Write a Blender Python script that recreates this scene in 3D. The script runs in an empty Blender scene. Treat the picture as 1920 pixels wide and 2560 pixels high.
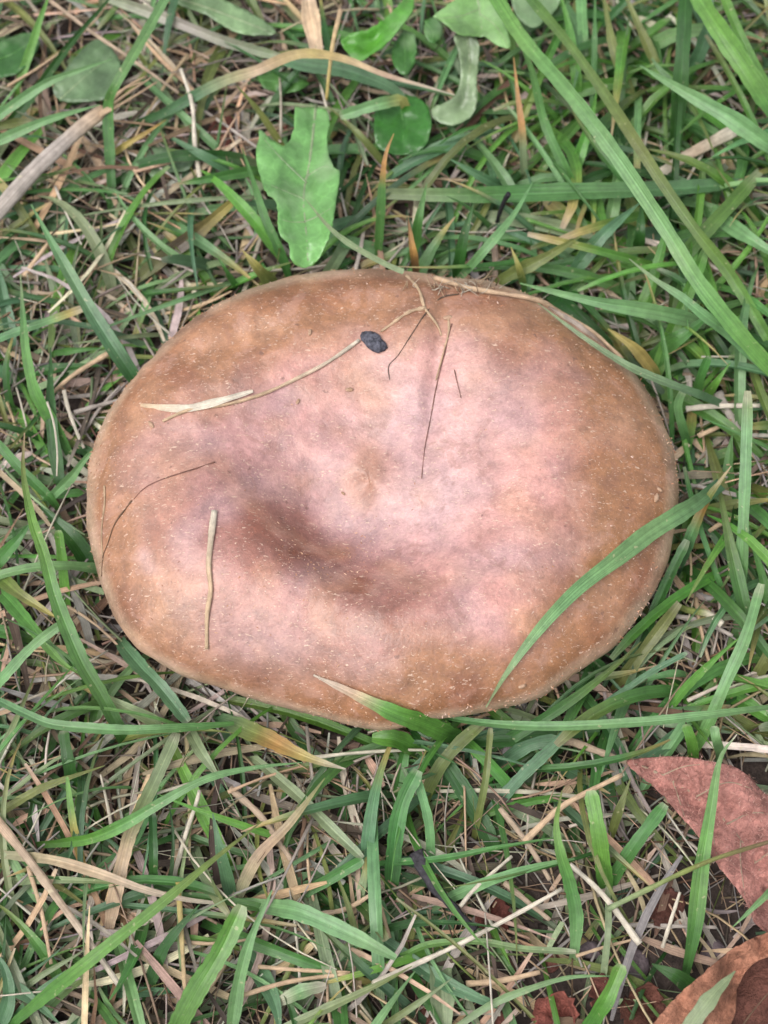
import bpy, math, random
import numpy as np
from mathutils import Vector, noise, geometry
from mathutils.bvhtree import BVHTree

MM = 0.001
scene = bpy.context.scene
R = random.Random(7)

# ------------------------------------------------------------------ camera
TILT = math.radians(24)
DIST = 0.300
AIM = Vector((0, 0, 0.016))
CAM = AIM + DIST * Vector((0, -math.sin(TILT), math.cos(TILT)))
FRAME_W = 0.130                       # metres across the frame at the aim point
cd = bpy.data.cameras.new('camera')
cam = bpy.data.objects.new('camera', cd)
scene.collection.objects.link(cam)
cam.location = CAM
cam.rotation_euler = (TILT, 0, 0)
cd.sensor_fit = 'VERTICAL'
cd.sensor_height = 24.0
cd.lens = 24.0 * DIST / (FRAME_W * 2560 / 1920)
cd.clip_start = 0.01
cd.clip_end = 100
cd.dof.use_dof = True
cd.dof.focus_distance = 0.288
cd.dof.aperture_fstop = 16
scene.camera = cam
scene.render.resolution_x, scene.render.resolution_y = 768, 1024

# ------------------------------------------------------------------ light
SUN_EL, SUN_AZ = math.radians(62), math.radians(232)     # azimuth: clockwise from +Y
w = bpy.data.worlds.new('World'); scene.world = w; w.use_nodes = True
nt = w.node_tree; nt.nodes.clear()
sky = nt.nodes.new('ShaderNodeTexSky'); sky.sky_type = 'NISHITA'; sky.sun_disc = False
sky.sun_elevation = SUN_EL; sky.sun_rotation = SUN_AZ
sky.air_density = 1.0; sky.dust_density = 4.0; sky.ozone_density = 1.0
hs = nt.nodes.new('ShaderNodeHueSaturation'); hs.inputs['Saturation'].default_value = 0.24   # overcast
bg = nt.nodes.new('ShaderNodeBackground'); bg.inputs['Strength'].default_value = 0.15
wo = nt.nodes.new('ShaderNodeOutputWorld')
nt.links.new(sky.outputs[0], hs.inputs['Color']); nt.links.new(hs.outputs[0], bg.inputs['Color'])
nt.links.new(bg.outputs[0], wo.inputs['Surface'])
sd = bpy.data.lights.new('sun', 'SUN'); sd.energy = 1.1; sd.angle = math.radians(42); sd.color = (1.0, 0.98, 0.955)
sun = bpy.data.objects.new('sun', sd); scene.collection.objects.link(sun)
sdir = Vector((math.sin(SUN_AZ) * math.cos(SUN_EL), math.cos(SUN_AZ) * math.cos(SUN_EL), math.sin(SUN_EL)))
sun.rotation_euler = sdir.to_track_quat('Z', 'Y').to_euler()
sun.location = sdir * 2
scene.view_settings.view_transform = 'Standard'
scene.view_settings.look = 'None'
scene.view_settings.exposure = 0.86
scene.view_settings.gamma = 1

# ------------------------------------------------------------------ pixels (1920 x 2560) to points and back
RIGHT = Vector((1, 0, 0)); UP = Vector((0, math.cos(TILT), math.sin(TILT))); FWD = Vector((0, math.sin(TILT), -math.cos(TILT)))
PXA = FRAME_W / 1920 / DIST

def ray(px, py):
    return FWD + RIGHT * ((px - 960) * PXA) + UP * ((1280 - py) * PXA)

def P(px, py, z):                      # z in mm above the ground plane
    d = ray(px, py)
    return CAM + d * ((z * MM - CAM.z) / d.z)

def proj(v):
    q = v - CAM
    f = q.dot(FWD)
    return (960 + q.dot(RIGHT) / f / PXA, 1280 - q.dot(UP) / f / PXA)

PXM = FRAME_W / 1920                   # metres per photo pixel near the aim point

def inside(poly, x, y):
    c = False; n = len(poly); j = n - 1
    for i in range(n):
        xi, yi = poly[i]; xj, yj = poly[j]
        if (yi > y) != (yj > y) and x < (xj - xi) * (y - yi) / (yj - yi) + xi: c = not c
        j = i
    return c

def spline(pts, n):
    """Catmull-Rom through pts (Vectors), n samples."""
    pts = [Vector(p) for p in pts]
    if len(pts) == 2: return [pts[0].lerp(pts[1], i / (n - 1)) for i in range(n)]
    L = [0]
    for a, b in zip(pts, pts[1:]): L.append(L[-1] + max((b - a).length, 1e-9))
    out = []
    ext = [pts[0] * 2 - pts[1]] + pts + [pts[-1] * 2 - pts[-2]]
    for i in range(n):
        s = L[-1] * i / (n - 1); k = 0
        while k < len(pts) - 2 and s > L[k + 1]: k += 1
        t = (s - L[k]) / (L[k + 1] - L[k])
        p0, p1, p2, p3 = ext[k:k + 4]
        out.append(0.5 * (2 * p1 + (p2 - p0) * t + (2 * p0 - 5 * p1 + 4 * p2 - p3) * t * t + (3 * p1 - p0 - 3 * p2 + p3) * t ** 3))
    return out

# ------------------------------------------------------------------ colours
def lin(c):
    return [((x / 255) / 12.92 if x / 255 <= 0.04045 else ((x / 255 + 0.055) / 1.055) ** 2.4) for x in c]
ALB = 0.62
PAL = {k: [x * ALB for x in lin(v)] for k, v in dict(
    g=(98, 152, 78), b=(118, 174, 76), l=(136, 184, 120), t=(106, 150, 106), d=(66, 114, 52), o=(138, 148, 82),
    y=(208, 190, 112), a=(208, 160, 94), s=(226, 194, 160), w=(236, 224, 204), p=(200, 176, 152), k=(194, 182, 172),
    n=(132, 104, 84), x=(52, 50, 54), e=(108, 94, 82), m=(162, 180, 136), r=(170, 112, 100), q=(150, 108, 96)).items()}

# ------------------------------------------------------------------ mesh helpers
def make(name, verts, faces, mat, parent=None, col=None, uv=None, smooth=True):
    me = bpy.data.meshes.new(name)
    me.from_pydata([tuple(v) for v in verts], [], faces)
    me.materials.append(mat)
    if smooth: me.polygons.foreach_set('use_smooth', [True] * len(me.polygons))
    if col is not None:
        a = me.attributes.new('Col', 'FLOAT_COLOR', 'POINT')
        arr = np.ones((len(verts), 4), np.float32); arr[:, :3] = np.asarray(col, np.float32)
        a.data.foreach_set('color', arr.ravel())
    if uv is not None:
        a = me.attributes.new('UVP', 'FLOAT_VECTOR', 'POINT')
        arr = np.zeros((len(verts), 3), np.float32); arr[:, :2] = np.asarray(uv, np.float32)
        a.data.foreach_set('vector', arr.ravel())
    me.update()
    o = bpy.data.objects.new(name, me)
    scene.collection.objects.link(o)
    if parent: o.parent = parent
    return o

def tag(o, label=None, cat=None, group=None, kind=None):
    if label: o['label'] = label
    if cat: o['category'] = cat
    if group: o['group'] = group
    if kind: o['kind'] = kind
    return o

def empty(name, loc):
    o = bpy.data.objects.new(name, None); scene.collection.objects.link(o)
    o.empty_display_size = 0.005
    o.location = loc
    return o

def adopt(child, parent):
    """parent with the world place kept (parents are Empties that are only moved)"""
    child.parent = parent
    child.location = Vector(child.location) - Vector(parent.location)

class Bag:
    def __init__(s): s.v = []; s.f = []; s.c = []; s.u = []
    def add(s, v, f, c, u):
        o = len(s.v); s.v += v; s.f += [tuple(i + o for i in q) for q in f]; s.c += c; s.u += u
    def build(s, name, mat, parent=None): return make(name, s.v, s.f, mat, parent, s.c, s.u)

def colstops(spec, t):
    if isinstance(spec, str): return PAL[spec]
    if not isinstance(spec[0], tuple): return spec
    if t <= spec[0][0]: return PAL[spec[0][1]]
    for (a, ca), (b, cb) in zip(spec, spec[1:]):
        if t <= b:
            q = (t - a) / max(b - a, 1e-6)
            return [x + (y - x) * q for x, y in zip(PAL[ca], PAL[cb])]
    return PAL[spec[-1][1]]

def blade_geo(path, wid, col, fold=0.22, roll=0.0, tip='sharp', base=0.6, view=True, rnd=R, cross=5):
    """a grass blade: strip with a keeled cross-section. path: points base -> tip; wid: metres"""
    n = len(path); v = []; c = []; u = []; f = []
    us = [-1, -.5, 0, 0, .5, 1] if cross == 5 else [-1 + 2 * i / (cross - 1) for i in range(cross)]
    gap = 2 if cross == 5 else -1
    cross = len(us)
    ph = rnd.uniform(0, 6.28); curl = rnd.uniform(-0.25, 0.25)
    tot = sum((b - a).length for a, b in zip(path, path[1:])); acc = 0
    for i, p in enumerate(path):
        t = i / (n - 1)
        tg = (path[min(i + 1, n - 1)] - path[max(i - 1, 0)])
        if tg.length < 1e-9: tg = Vector((0, 0, 1))
        tg.normalize()
        nz = (CAM - p).normalized() if view else Vector((0, 0, 1))
        side = tg.cross(nz)
        if side.length < 1e-4: side = tg.cross(Vector((1, 0, 0)))
        side.normalize(); nr = side.cross(tg).normalized()
        a = roll + curl * math.sin(t * 5 + ph)
        s2 = side * math.cos(a) + nr * math.sin(a); n2 = nr * math.cos(a) - side * math.sin(a)
        if tip == 'sharp': prof = min(1, base + (1 - base) * t / 0.25) * max(0.04, min(1, (1 - t) / 0.55)) ** 0.75
        elif tip == 'blunt': prof = min(1, base + (1 - base) * t / 0.25) * (1 - .18 * t if t < 0.95 else (0.5 + 0.32 * (1 - t) / 0.05))
        else: prof = max(0.06, math.sin(math.pi * (0.06 + 0.88 * t))) ** 0.6      # both ends tapered
        prof *= 1 + 0.05 * math.sin(t * 17 + ph)
        hw = wid * 0.5 * prof
        if i: acc += (p - path[i - 1]).length
        cc = colstops(col, t)
        if tip == 'blunt' and t > .96: cc = [.65 * x + .35 * y for x, y in zip(cc, PAL['w'])]
        for uu in us:
            jag = 1 + (0.06 * math.sin(acc * 9000 + uu * 3 + ph) if abs(uu) > 0.9 else 0)
            v.append(p + s2 * (uu * hw * jag) + n2 * (abs(uu) * fold * 2 * hw + 0.06 * hw * math.cos(uu * 9)))
            c.append(cc); u.append((uu, acc * 100))
        if i:
            for k in range(cross - 1):
                if k == gap: continue
                q = (i - 1) * cross + k
                f.append((q, q + 1, q + cross + 1, q + cross))
    return v, f, c, u

def tube_geo(path, rad, col, sides=6, flat=1.0, taper=(1, 1), wob=0.0, rnd=R):
    n = len(path); v = []; c = []; u = []; f = []; acc = 0
    ph = rnd.uniform(0, 6.28)
    for i, p in enumerate(path):
        t = i / (n - 1)
        tg = (path[min(i + 1, n - 1)] - path[max(i - 1, 0)]).normalized()
        side = tg.cross((CAM - p).normalized())
        if side.length < 1e-4: side = tg.cross(Vector((1, 0, 0)))
        side.normalize(); nr = side.cross(tg)
        r = rad * (taper[0] + (taper[1] - taper[0]) * t) * (1 + wob * math.sin(t * 23 + ph) + wob * rnd.uniform(-1, 1))
        if i: acc += (p - path[i - 1]).length
        cc = colstops(col, t)
        for k in range(sides):
            a = 2 * math.pi * k / sides
            v.append(p + side * (math.cos(a) * r) + nr * (math.sin(a) * r * flat)); c.append(cc)
            u.append((math.cos(a) * 1.5, acc * 100))
        if i:
            for k in range(sides):
                q = (i - 1) * sides; k2 = (k + 1) % sides
                f.append((q + k, q + k2, q + sides + k2, q + sides + k))
    f.append(tuple(range(sides - 1, -1, -1))); f.append(tuple((n - 1) * sides + k for k in range(sides)))
    return v, f, c, u

# ------------------------------------------------------------------ materials
def mat(name):
    m = bpy.data.materials.new(name); m.use_nodes = True
    t = m.node_tree; t.nodes.clear()
    return m, t, (lambda ty, **k: _node(t, ty, k)), t.links.new
def _node(t, ty, k):
    n = t.nodes.new('ShaderNode' + ty)
    for a, b in k.items():
        if a.startswith('i_'): n.inputs[a[2:].replace('_', ' ')].default_value = b
        else: setattr(n, a, b)
    return n

def fibre_mat(name, rough, spec, trans, stripes, sdepth, mott, bump, hue=0.06):
    m, t, N, L = mat(name)
    col = N('Attribute', attribute_name='Col'); uv = N('Attribute', attribute_name='UVP')
    sep = N('SeparateXYZ'); L(uv.outputs['Vector'], sep.inputs[0])
    # lengthwise fibres: stretched noise along the blade
    mp = N('Mapping', i_Scale=(stripes, 0.35, 1)); L(uv.outputs['Vector'], mp.inputs[0])
    oi = N('ObjectInfo'); add = N('VectorMath', operation='ADD'); L(mp.outputs[0], add.inputs[0]); L(oi.outputs['Location'], add.inputs[1])
    fn = N('TexNoise', i_Scale=1.0, i_Detail=3.0, i_Roughness=0.6); L(add.outputs[0], fn.inputs['Vector'])
    geo = N('NewGeometry')
    mn = N('TexNoise', i_Scale=420.0, i_Detail=4.0, i_Roughness=0.65); L(geo.outputs['Position'], mn.inputs['Vector'])
    r1 = N('MapRange', i_To_Min=1 - sdepth, i_To_Max=1 + sdepth); r1.inputs['From Min'].default_value = 0.3; r1.inputs['From Max'].default_value = 0.7
    L(fn.outputs['Fac'], r1.inputs[0])
    r2 = N('MapRange', i_To_Min=1 - mott, i_To_Max=1 + mott); r2.inputs['From Min'].default_value = 0.3; r2.inputs['From Max'].default_value = 0.7
    L(mn.outputs['Fac'], r2.inputs[0])
    # pale midrib line
    ab = N('Math', operation='ABSOLUTE'); L(sep.outputs['X'], ab.inputs[0])
    mr = N('MapRange', i_To_Min=1.3, i_To_Max=1.0); mr.inputs['From Min'].default_value = 0.0; mr.inputs['From Max'].default_value = 0.16
    L(ab.outputs[0], mr.inputs[0])
    m1 = N('Math', operation='MULTIPLY'); L(r1.outputs[0], m1.inputs[0]); L(r2.outputs[0], m1.inputs[1])
    m2 = N('Math', operation='MULTIPLY'); L(m1.outputs[0], m2.inputs[0]); L(mr.outputs[0], m2.inputs[1])
    mx = N('VectorMath', operation='SCALE'); L(col.outputs['Color'], mx.inputs[0]); L(m2.outputs[0], mx.inputs['Scale'])
    # small brown and pale blemishes
    bn = N('TexNoise', i_Scale=900.0, i_Detail=2.0); L(geo.outputs['Position'], bn.inputs['Vector'])
    br = N('MapRange'); br.inputs['From Min'].default_value = 0.68; br.inputs['From Max'].default_value = 0.75; L(bn.outputs['Fac'], br.inputs[0])
    bm = N('Mix', data_type='RGBA'); bm.inputs[7].default_value = (*lin((196, 186, 150)), 1)
    bs = N('Math', operation='MULTIPLY'); bs.inputs[1].default_value = 0.45; L(br.outputs[0], bs.inputs[0])
    L(bs.outputs[0], bm.inputs[0]); L(mx.outputs[0], bm.inputs[6])
    hsv = N('HueSaturation'); hr = N('MapRange', i_To_Min=0.5 - hue * 0.5, i_To_Max=0.5 + hue * 0.5)
    hn = N('TexNoise', i_Scale=60.0, i_Detail=1.0); L(geo.outputs['Position'], hn.inputs['Vector']); L(hn.outputs['Fac'], hr.inputs[0])
    L(hr.outputs[0], hsv.inputs['Hue']); L(bm.outputs[2], hsv.inputs['Color'])
    ba = N('Math', operation='ADD'); L(fn.outputs['Fac'], ba.inputs[0]); L(mn.outputs['Fac'], ba.inputs[1])
    bp = N('Bump', i_Strength=bump, i_Distance=0.0003); L(ba.outputs[0], bp.inputs['Height'])
    pr = N('BsdfPrincipled', i_Roughness=rough); pr.inputs['Specular IOR Level'].default_value = spec
    L(hsv.outputs[0], pr.inputs['Base Color']); L(bp.outputs[0], pr.inputs['Normal'])
    out = N('OutputMaterial')
    if trans > 0:
        tr = N('BsdfTranslucent'); L(hsv.outputs[0], tr.inputs['Color']); L(bp.outputs[0], tr.inputs['Normal'])
        ms = N('MixShader'); ms.inputs[0].default_value = trans
        L(pr.outputs[0], ms.inputs[1]); L(tr.outputs[0], ms.inputs[2]); L(ms.outputs[0], out.inputs['Surface'])
    else: L(pr.outputs[0], out.inputs['Surface'])
    return m

M_GRASS = fibre_mat('grass', 0.36, 0.65, 0.38, 6.0, 0.28, 0.22, 0.5)
M_STRAW = fibre_mat('straw', 0.65, 0.25, 0.10, 4.0, 0.30, 0.28, 0.7, hue=0.02)

def leaf_mat():
    m, t, N, L = mat('weed_leaf')
    col = N('Attribute', attribute_name='Col'); g = N('NewGeometry')
    n0 = N('TexNoise', i_Scale=300.0, i_Detail=3.0); L(g.outputs['Position'], n0.inputs['Vector'])
    ds = N('VectorMath', operation='SCALE'); ds.inputs['Scale'].default_value = 0.003; L(n0.outputs['Color'], ds.inputs[0])
    da = N('VectorMath', operation='ADD'); L(ds.outputs[0], da.inputs[0]); L(g.outputs['Position'], da.inputs[1])
    vo = N('TexVoronoi', i_Scale=380.0); vo.feature = 'DISTANCE_TO_EDGE'; L(da.outputs[0], vo.inputs['Vector'])
    vr = N('MapRange', i_To_Min=1.14, i_To_Max=0.97); vr.inputs['From Max'].default_value = 0.10; L(vo.outputs['Distance'], vr.inputs[0])
    n1 = N('TexNoise', i_Scale=150.0, i_Detail=2.0, i_Roughness=0.5); L(g.outputs['Position'], n1.inputs['Vector'])
    nr = N('MapRange', i_To_Min=0.76, i_To_Max=1.24); nr.inputs['From Min'].default_value = 0.3; nr.inputs['From Max'].default_value = 0.7; L(n1.outputs['Fac'], nr.inputs[0])
    n2 = N('TexNoise', i_Scale=1600.0, i_Detail=3.0); L(g.outputs['Position'], n2.inputs['Vector'])
    nr2 = N('MapRange', i_To_Min=0.94, i_To_Max=1.06); nr2.inputs['From Min'].default_value = 0.3; nr2.inputs['From Max'].default_value = 0.7; L(n2.outputs['Fac'], nr2.inputs[0])
    a = N('Math', operation='MULTIPLY'); L(vr.outputs[0], a.inputs[0]); L(nr.outputs[0], a.inputs[1])
    b = N('Math', operation='MULTIPLY'); L(a.outputs[0], b.inputs[0]); L(nr2.outputs[0], b.inputs[1])
    sc = N('VectorMath', operation='SCALE'); L(col.outputs['Color'], sc.inputs[0]); L(b.outputs[0], sc.inputs['Scale'])
    pn = N('TexNoise', i_Scale=120.0, i_Detail=3.0); L(g.outputs['Position'], pn.inputs['Vector'])
    pm = N('MapRange', i_To_Max=0.5); pm.inputs['From Min'].default_value = 0.5; pm.inputs['From Max'].default_value = 0.72; L(pn.outputs['Fac'], pm.inputs[0])
    x = N('Mix', data_type='RGBA'); x.inputs[7].default_value = (*[q * ALB for q in lin((178, 206, 158))], 1); L(pm.outputs[0], x.inputs[0]); L(sc.outputs[0], x.inputs[6])
    ha = N('Math', operation='MULTIPLY_ADD'); ha.inputs[1].default_value = 0.12; L(n2.outputs['Fac'], ha.inputs[0])
    hb = N('Math', operation='MULTIPLY'); hb.inputs[1].default_value = 1.6; L(n1.outputs['Fac'], hb.inputs[0]); L(hb.outputs[0], ha.inputs[2])
    bp = N('Bump', i_Strength=0.9, i_Distance=0.0007); L(ha.outputs[0], bp.inputs['Height'])
    pr = N('BsdfPrincipled', i_Roughness=0.3); pr.inputs['Specular IOR Level'].default_value = 0.5
    L(x.outputs[2], pr.inputs['Base Color']); L(bp.outputs[0], pr.inputs['Normal'])
    tr = N('BsdfTranslucent'); L(x.outputs[2], tr.inputs['Color'])
    ms = N('MixShader'); ms.inputs[0].default_value = 0.2; L(pr.outputs[0], ms.inputs[1]); L(tr.outputs[0], ms.inputs[2])
    o = N('OutputMaterial'); L(ms.outputs[0], o.inputs['Surface'])
    return m
M_LEAF = leaf_mat()

def soil_mat():
    m, t, N, L = mat('soil')
    g = N('NewGeometry')
    n1 = N('TexNoise', i_Scale=110.0, i_Detail=6.0, i_Roughness=0.7); L(g.outputs['Position'], n1.inputs['Vector'])
    n2 = N('TexNoise', i_Scale=900.0, i_Detail=5.0, i_Roughness=0.7); L(g.outputs['Position'], n2.inputs['Vector'])
    cr = N('ValToRGB'); e = cr.color_ramp.elements
    e[0].position = 0.3; e[0].color = (*[x * .5 for x in lin((62, 55, 53))], 1)
    e[1].position = 0.72; e[1].color = (*[x * .6 for x in lin((128, 110, 102))], 1)
    mid = e.new(0.5); mid.color = (*[x * .55 for x in lin((92, 80, 75))], 1)
    mx = N('Math', operation='ADD'); h = N('Math', operation='MULTIPLY'); h.inputs[1].default_value = 0.5
    L(n2.outputs['Fac'], h.inputs[0]); q = N('Math', operation='MULTIPLY'); q.inputs[1].default_value = 0.5; L(n1.outputs['Fac'], q.inputs[0])
    L(h.outputs[0], mx.inputs[0]); L(q.outputs[0], mx.inputs[1]); L(mx.outputs[0], cr.inputs[0])
    bp = N('Bump', i_Strength=0.9, i_Distance=0.0015); L(mx.outputs[0], bp.inputs['Height'])
    pr = N('BsdfPrincipled', i_Roughness=0.92); pr.inputs['Specular IOR Level'].default_value = 0.15
    L(cr.outputs[0], pr.inputs['Base Color']); L(bp.outputs[0], pr.inputs['Normal'])
    o = N('OutputMaterial'); L(pr.outputs[0], o.inputs['Surface'])
    return m
M_SOIL = soil_mat()

def lump_mat(name, c0, c1, rough=0.8, scale=900, bump=0.7):
    m, t, N, L = mat(name)
    g = N('NewGeometry')
    n1 = N('TexNoise', i_Scale=float(scale), i_Detail=5.0, i_Roughness=0.65); L(g.outputs['Position'], n1.inputs['Vector'])
    cr = N('ValToRGB'); e = cr.color_ramp.elements
    e[0].position = 0.32; e[0].color = (*[x * ALB for x in lin(c0)], 1); e[1].position = 0.68; e[1].color = (*[x * ALB for x in lin(c1)], 1)
    L(n1.outputs['Fac'], cr.inputs[0])
    bp = N('Bump', i_Strength=bump, i_Distance=0.0006); L(n1.outputs['Fac'], bp.inputs['Height'])
    pr = N('BsdfPrincipled', i_Roughness=rough); pr.inputs['Specular IOR Level'].default_value = 0.3
    L(cr.outputs[0], pr.inputs['Base Color']); L(bp.outputs[0], pr.inputs['Normal'])
    o = N('OutputMaterial'); L(pr.outputs[0], o.inputs['Surface'])
    return m
M_PEBBLE = lump_mat('pebble', (96, 84, 88), (150, 132, 136))
M_CLOD = lump_mat('red_clod', (104, 66, 58), (176, 112, 100))
M_LUMP = lump_mat('slate_lump', (38, 40, 48), (118, 118, 132), 0.6, 1500, 0.9)
M_TWIG = lump_mat('black_twig', (38, 36, 40), (78, 74, 80), 0.7, 1200, 0.8)

def cap_mat():
    m, t, N, L = mat('cap_skin')
    col = N('Attribute', attribute_name='Col'); g = N('NewGeometry')
    big = N('TexNoise', i_Scale=85.0, i_Detail=5.0, i_Roughness=0.62); L(g.outputs['Position'], big.inputs['Vector'])
    med = N('TexNoise', i_Scale=420.0, i_Detail=5.0, i_Roughness=0.7); L(g.outputs['Position'], med.inputs['Vector'])
    fin = N('TexNoise', i_Scale=1900.0, i_Detail=3.0, i_Roughness=0.7); L(g.outputs['Position'], fin.inputs['Vector'])
    def rng(src, lo, hi):
        r = N('MapRange', i_To_Min=lo, i_To_Max=hi); r.inputs['From Min'].default_value = 0.3; r.inputs['From Max'].default_value = 0.7
        L(src.outputs['Fac'], r.inputs[0]); return r
    a, b, c = rng(big, 0.80, 1.2), rng(med, 0.76, 1.24), rng(fin, 0.84, 1.16)
    m1 = N('Math', operation='MULTIPLY'); L(a.outputs[0], m1.inputs[0]); L(b.outputs[0], m1.inputs[1])
    m2 = N('Math', operation='MULTIPLY'); L(m1.outputs[0], m2.inputs[0]); L(c.outputs[0], m2.inputs[1])
    sc = N('VectorMath', operation='SCALE'); L(col.outputs['Color'], sc.inputs[0]); L(m2.outputs[0], sc.inputs['Scale'])
    # pale fibril flecks and dark specks
    wv = N('Mapping', i_Scale=(1, 2.6, 1), i_Rotation=(0, 0, 0.9)); L(g.outputs['Position'], wv.inputs[0])
    fl = N('TexNoise', i_Scale=1300.0, i_Detail=1.0); fl.inputs['Distortion'].default_value = 0.8; L(wv.outputs[0], fl.inputs['Vector'])
    fr = N('MapRange', i_To_Max=0.75); fr.inputs['From Min'].default_value = 0.65; fr.inputs['From Max'].default_value = 0.72; L(fl.outputs['Fac'], fr.inputs[0])
    x1 = N('Mix', data_type='RGBA'); x1.inputs[7].default_value = (*[q * ALB for q in lin((236, 200, 176))], 1)
    L(fr.outputs[0], x1.inputs[0]); L(sc.outputs[0], x1.inputs[6])
    pt = N('TexNoise', i_Scale=170.0, i_Detail=7.0, i_Roughness=0.72); pt.inputs['Distortion'].default_value = 0.6; L(g.outputs['Position'], pt.inputs['Vector'])
    ptr = N('MapRange', i_To_Max=0.26); ptr.inputs['From Min'].default_value = 0.52; ptr.inputs['From Max'].default_value = 0.62; L(pt.outputs['Fac'], ptr.inputs[0])
    x0 = N('Mix', data_type='RGBA'); x0.inputs[7].default_value = (*[q * ALB for q in lin((226, 178, 162))], 1); L(ptr.outputs[0], x0.inputs[0]); L(x1.outputs[2], x0.inputs[6])
    ptd = N('MapRange', i_To_Max=0.32); ptd.inputs['From Min'].default_value = 0.43; ptd.inputs['From Max'].default_value = 0.395; L(pt.outputs['Fac'], ptd.inputs[0])
    x1 = N('Mix', data_type='RGBA'); x1.inputs[7].default_value = (*[q * ALB for q in lin((150, 102, 84))], 1); L(ptd.outputs[0], x1.inputs[0]); L(x0.outputs[2], x1.inputs[6])
    dk = N('TexNoise', i_Scale=700.0, i_Detail=2.0); L(g.outputs['Position'], dk.inputs['Vector'])
    dr = N('MapRange', i_To_Max=0.6); dr.inputs['From Min'].default_value = 0.30; dr.inputs['From Max'].default_value = 0.24; L(dk.outputs['Fac'], dr.inputs[0])
    x2 = N('Mix', data_type='RGBA'); x2.inputs[7].default_value = (*[q * ALB for q in lin((112, 74, 62))], 1)
    L(dr.outputs[0], x2.inputs[0]); L(x1.outputs[2], x2.inputs[6])
    h1 = N('Math', operation='MULTIPLY_ADD'); h1.inputs[1].default_value = 0.4; L(fin.outputs['Fac'], h1.inputs[0]); L(med.outputs['Fac'], h1.inputs[2])
    h2 = N('Math', operation='MULTIPLY_ADD'); h2.inputs[1].default_value = 0.25; L(fr.outputs[0], h2.inputs[0]); L(h1.outputs[0], h2.inputs[2])
    bp = N('Bump', i_Strength=0.42, i_Distance=0.0005); L(h2.outputs[0], bp.inputs['Height'])
    pr = N('BsdfPrincipled', i_Roughness=0.46); pr.inputs['Specular IOR Level'].default_value = 0.75
    rr = rng(big, 0.42, 0.56); L(rr.outputs[0], pr.inputs['Roughness'])
    L(x2.outputs[2], pr.inputs['Base Color']); L(bp.outputs[0], pr.inputs['Normal'])
    o = N('OutputMaterial'); L(pr.outputs[0], o.inputs['Surface'])
    return m
M_CAP = cap_mat()

def dead_leaf_mat():
    m, t, N, L = mat('dead_leaf')
    col = N('Attribute', attribute_name='Col'); g = N('NewGeometry')
    n1 = N('TexNoise', i_Scale=160.0, i_Detail=5.0, i_Roughness=0.7); L(g.outputs['Position'], n1.inputs['Vector'])
    vo = N('TexVoronoi', i_Scale=620.0); vo.feature = 'DISTANCE_TO_EDGE'
    dn = N('TexNoise', i_Scale=500.0, i_Detail=5.0, i_Roughness=0.7); L(g.outputs['Position'], dn.inputs['Vector'])
    ds = N('VectorMath', operation='SCALE'); ds.inputs['Scale'].default_value = 0.004; L(dn.outputs['Color'], ds.inputs[0])
    da = N('VectorMath', operation='ADD'); L(ds.outputs[0], da.inputs[0]); L(g.outputs['Position'], da.inputs[1]); L(da.outputs[0], vo.inputs['Vector'])
    vr = N('MapRange', i_To_Min=0.88, i_To_Max=1.03); vr.inputs['From Max'].default_value = 0.2; L(vo.outputs['Distance'], vr.inputs[0])
    nr = N('MapRange', i_To_Min=0.5, i_To_Max=1.5); nr.inputs['From Min'].default_value = 0.3; nr.inputs['From Max'].default_value = 0.7; L(n1.outputs['Fac'], nr.inputs[0])
    m1 = N('Math', operation='MULTIPLY'); L(vr.outputs[0], m1.inputs[0]); L(nr.outputs[0], m1.inputs[1])
    sc = N('VectorMath', operation='SCALE'); L(col.outputs['Color'], sc.inputs[0]); L(m1.outputs[0], sc.inputs['Scale'])
    sp = N('TexNoise', i_Scale=350.0, i_Detail=3.0); L(g.outputs['Position'], sp.inputs['Vector'])
    sr = N('MapRange', i_To_Max=0.55); sr.inputs['From Min'].default_value = 0.60; sr.inputs['From Max'].default_value = 0.70; L(sp.outputs['Fac'], sr.inputs[0])
    x = N('Mix', data_type='RGBA'); x.inputs[7].default_value = (*[q * ALB for q in lin((96, 62, 56))], 1)
    L(sr.outputs[0], x.inputs[0]); L(sc.outputs[0], x.inputs[6])
    ha = N('Math', operation='MULTIPLY_ADD'); ha.inputs[1].default_value = 1.6; L(dn.outputs['Fac'], ha.inputs[0]); L(vr.outputs[0], ha.inputs[2])
    bp = N('Bump', i_Strength=1.0, i_Distance=0.0009); L(ha.outputs[0], bp.inputs['Height'])
    pr = N('BsdfPrincipled', i_Roughness=0.7); pr.inputs['Specular IOR Level'].default_value = 0.25
    L(x.outputs[2], pr.inputs['Base Color']); L(bp.outputs[0], pr.inputs['Normal'])
    tr = N('BsdfTranslucent'); L(x.outputs[2], tr.inputs['Color'])
    ms = N('MixShader'); ms.inputs[0].default_value = 0.12; L(pr.outputs[0], ms.inputs[1]); L(tr.outputs[0], ms.inputs[2])
    o = N('OutputMaterial'); L(ms.outputs[0], o.inputs['Surface'])
    return m
M_DEAD = dead_leaf_mat()

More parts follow.
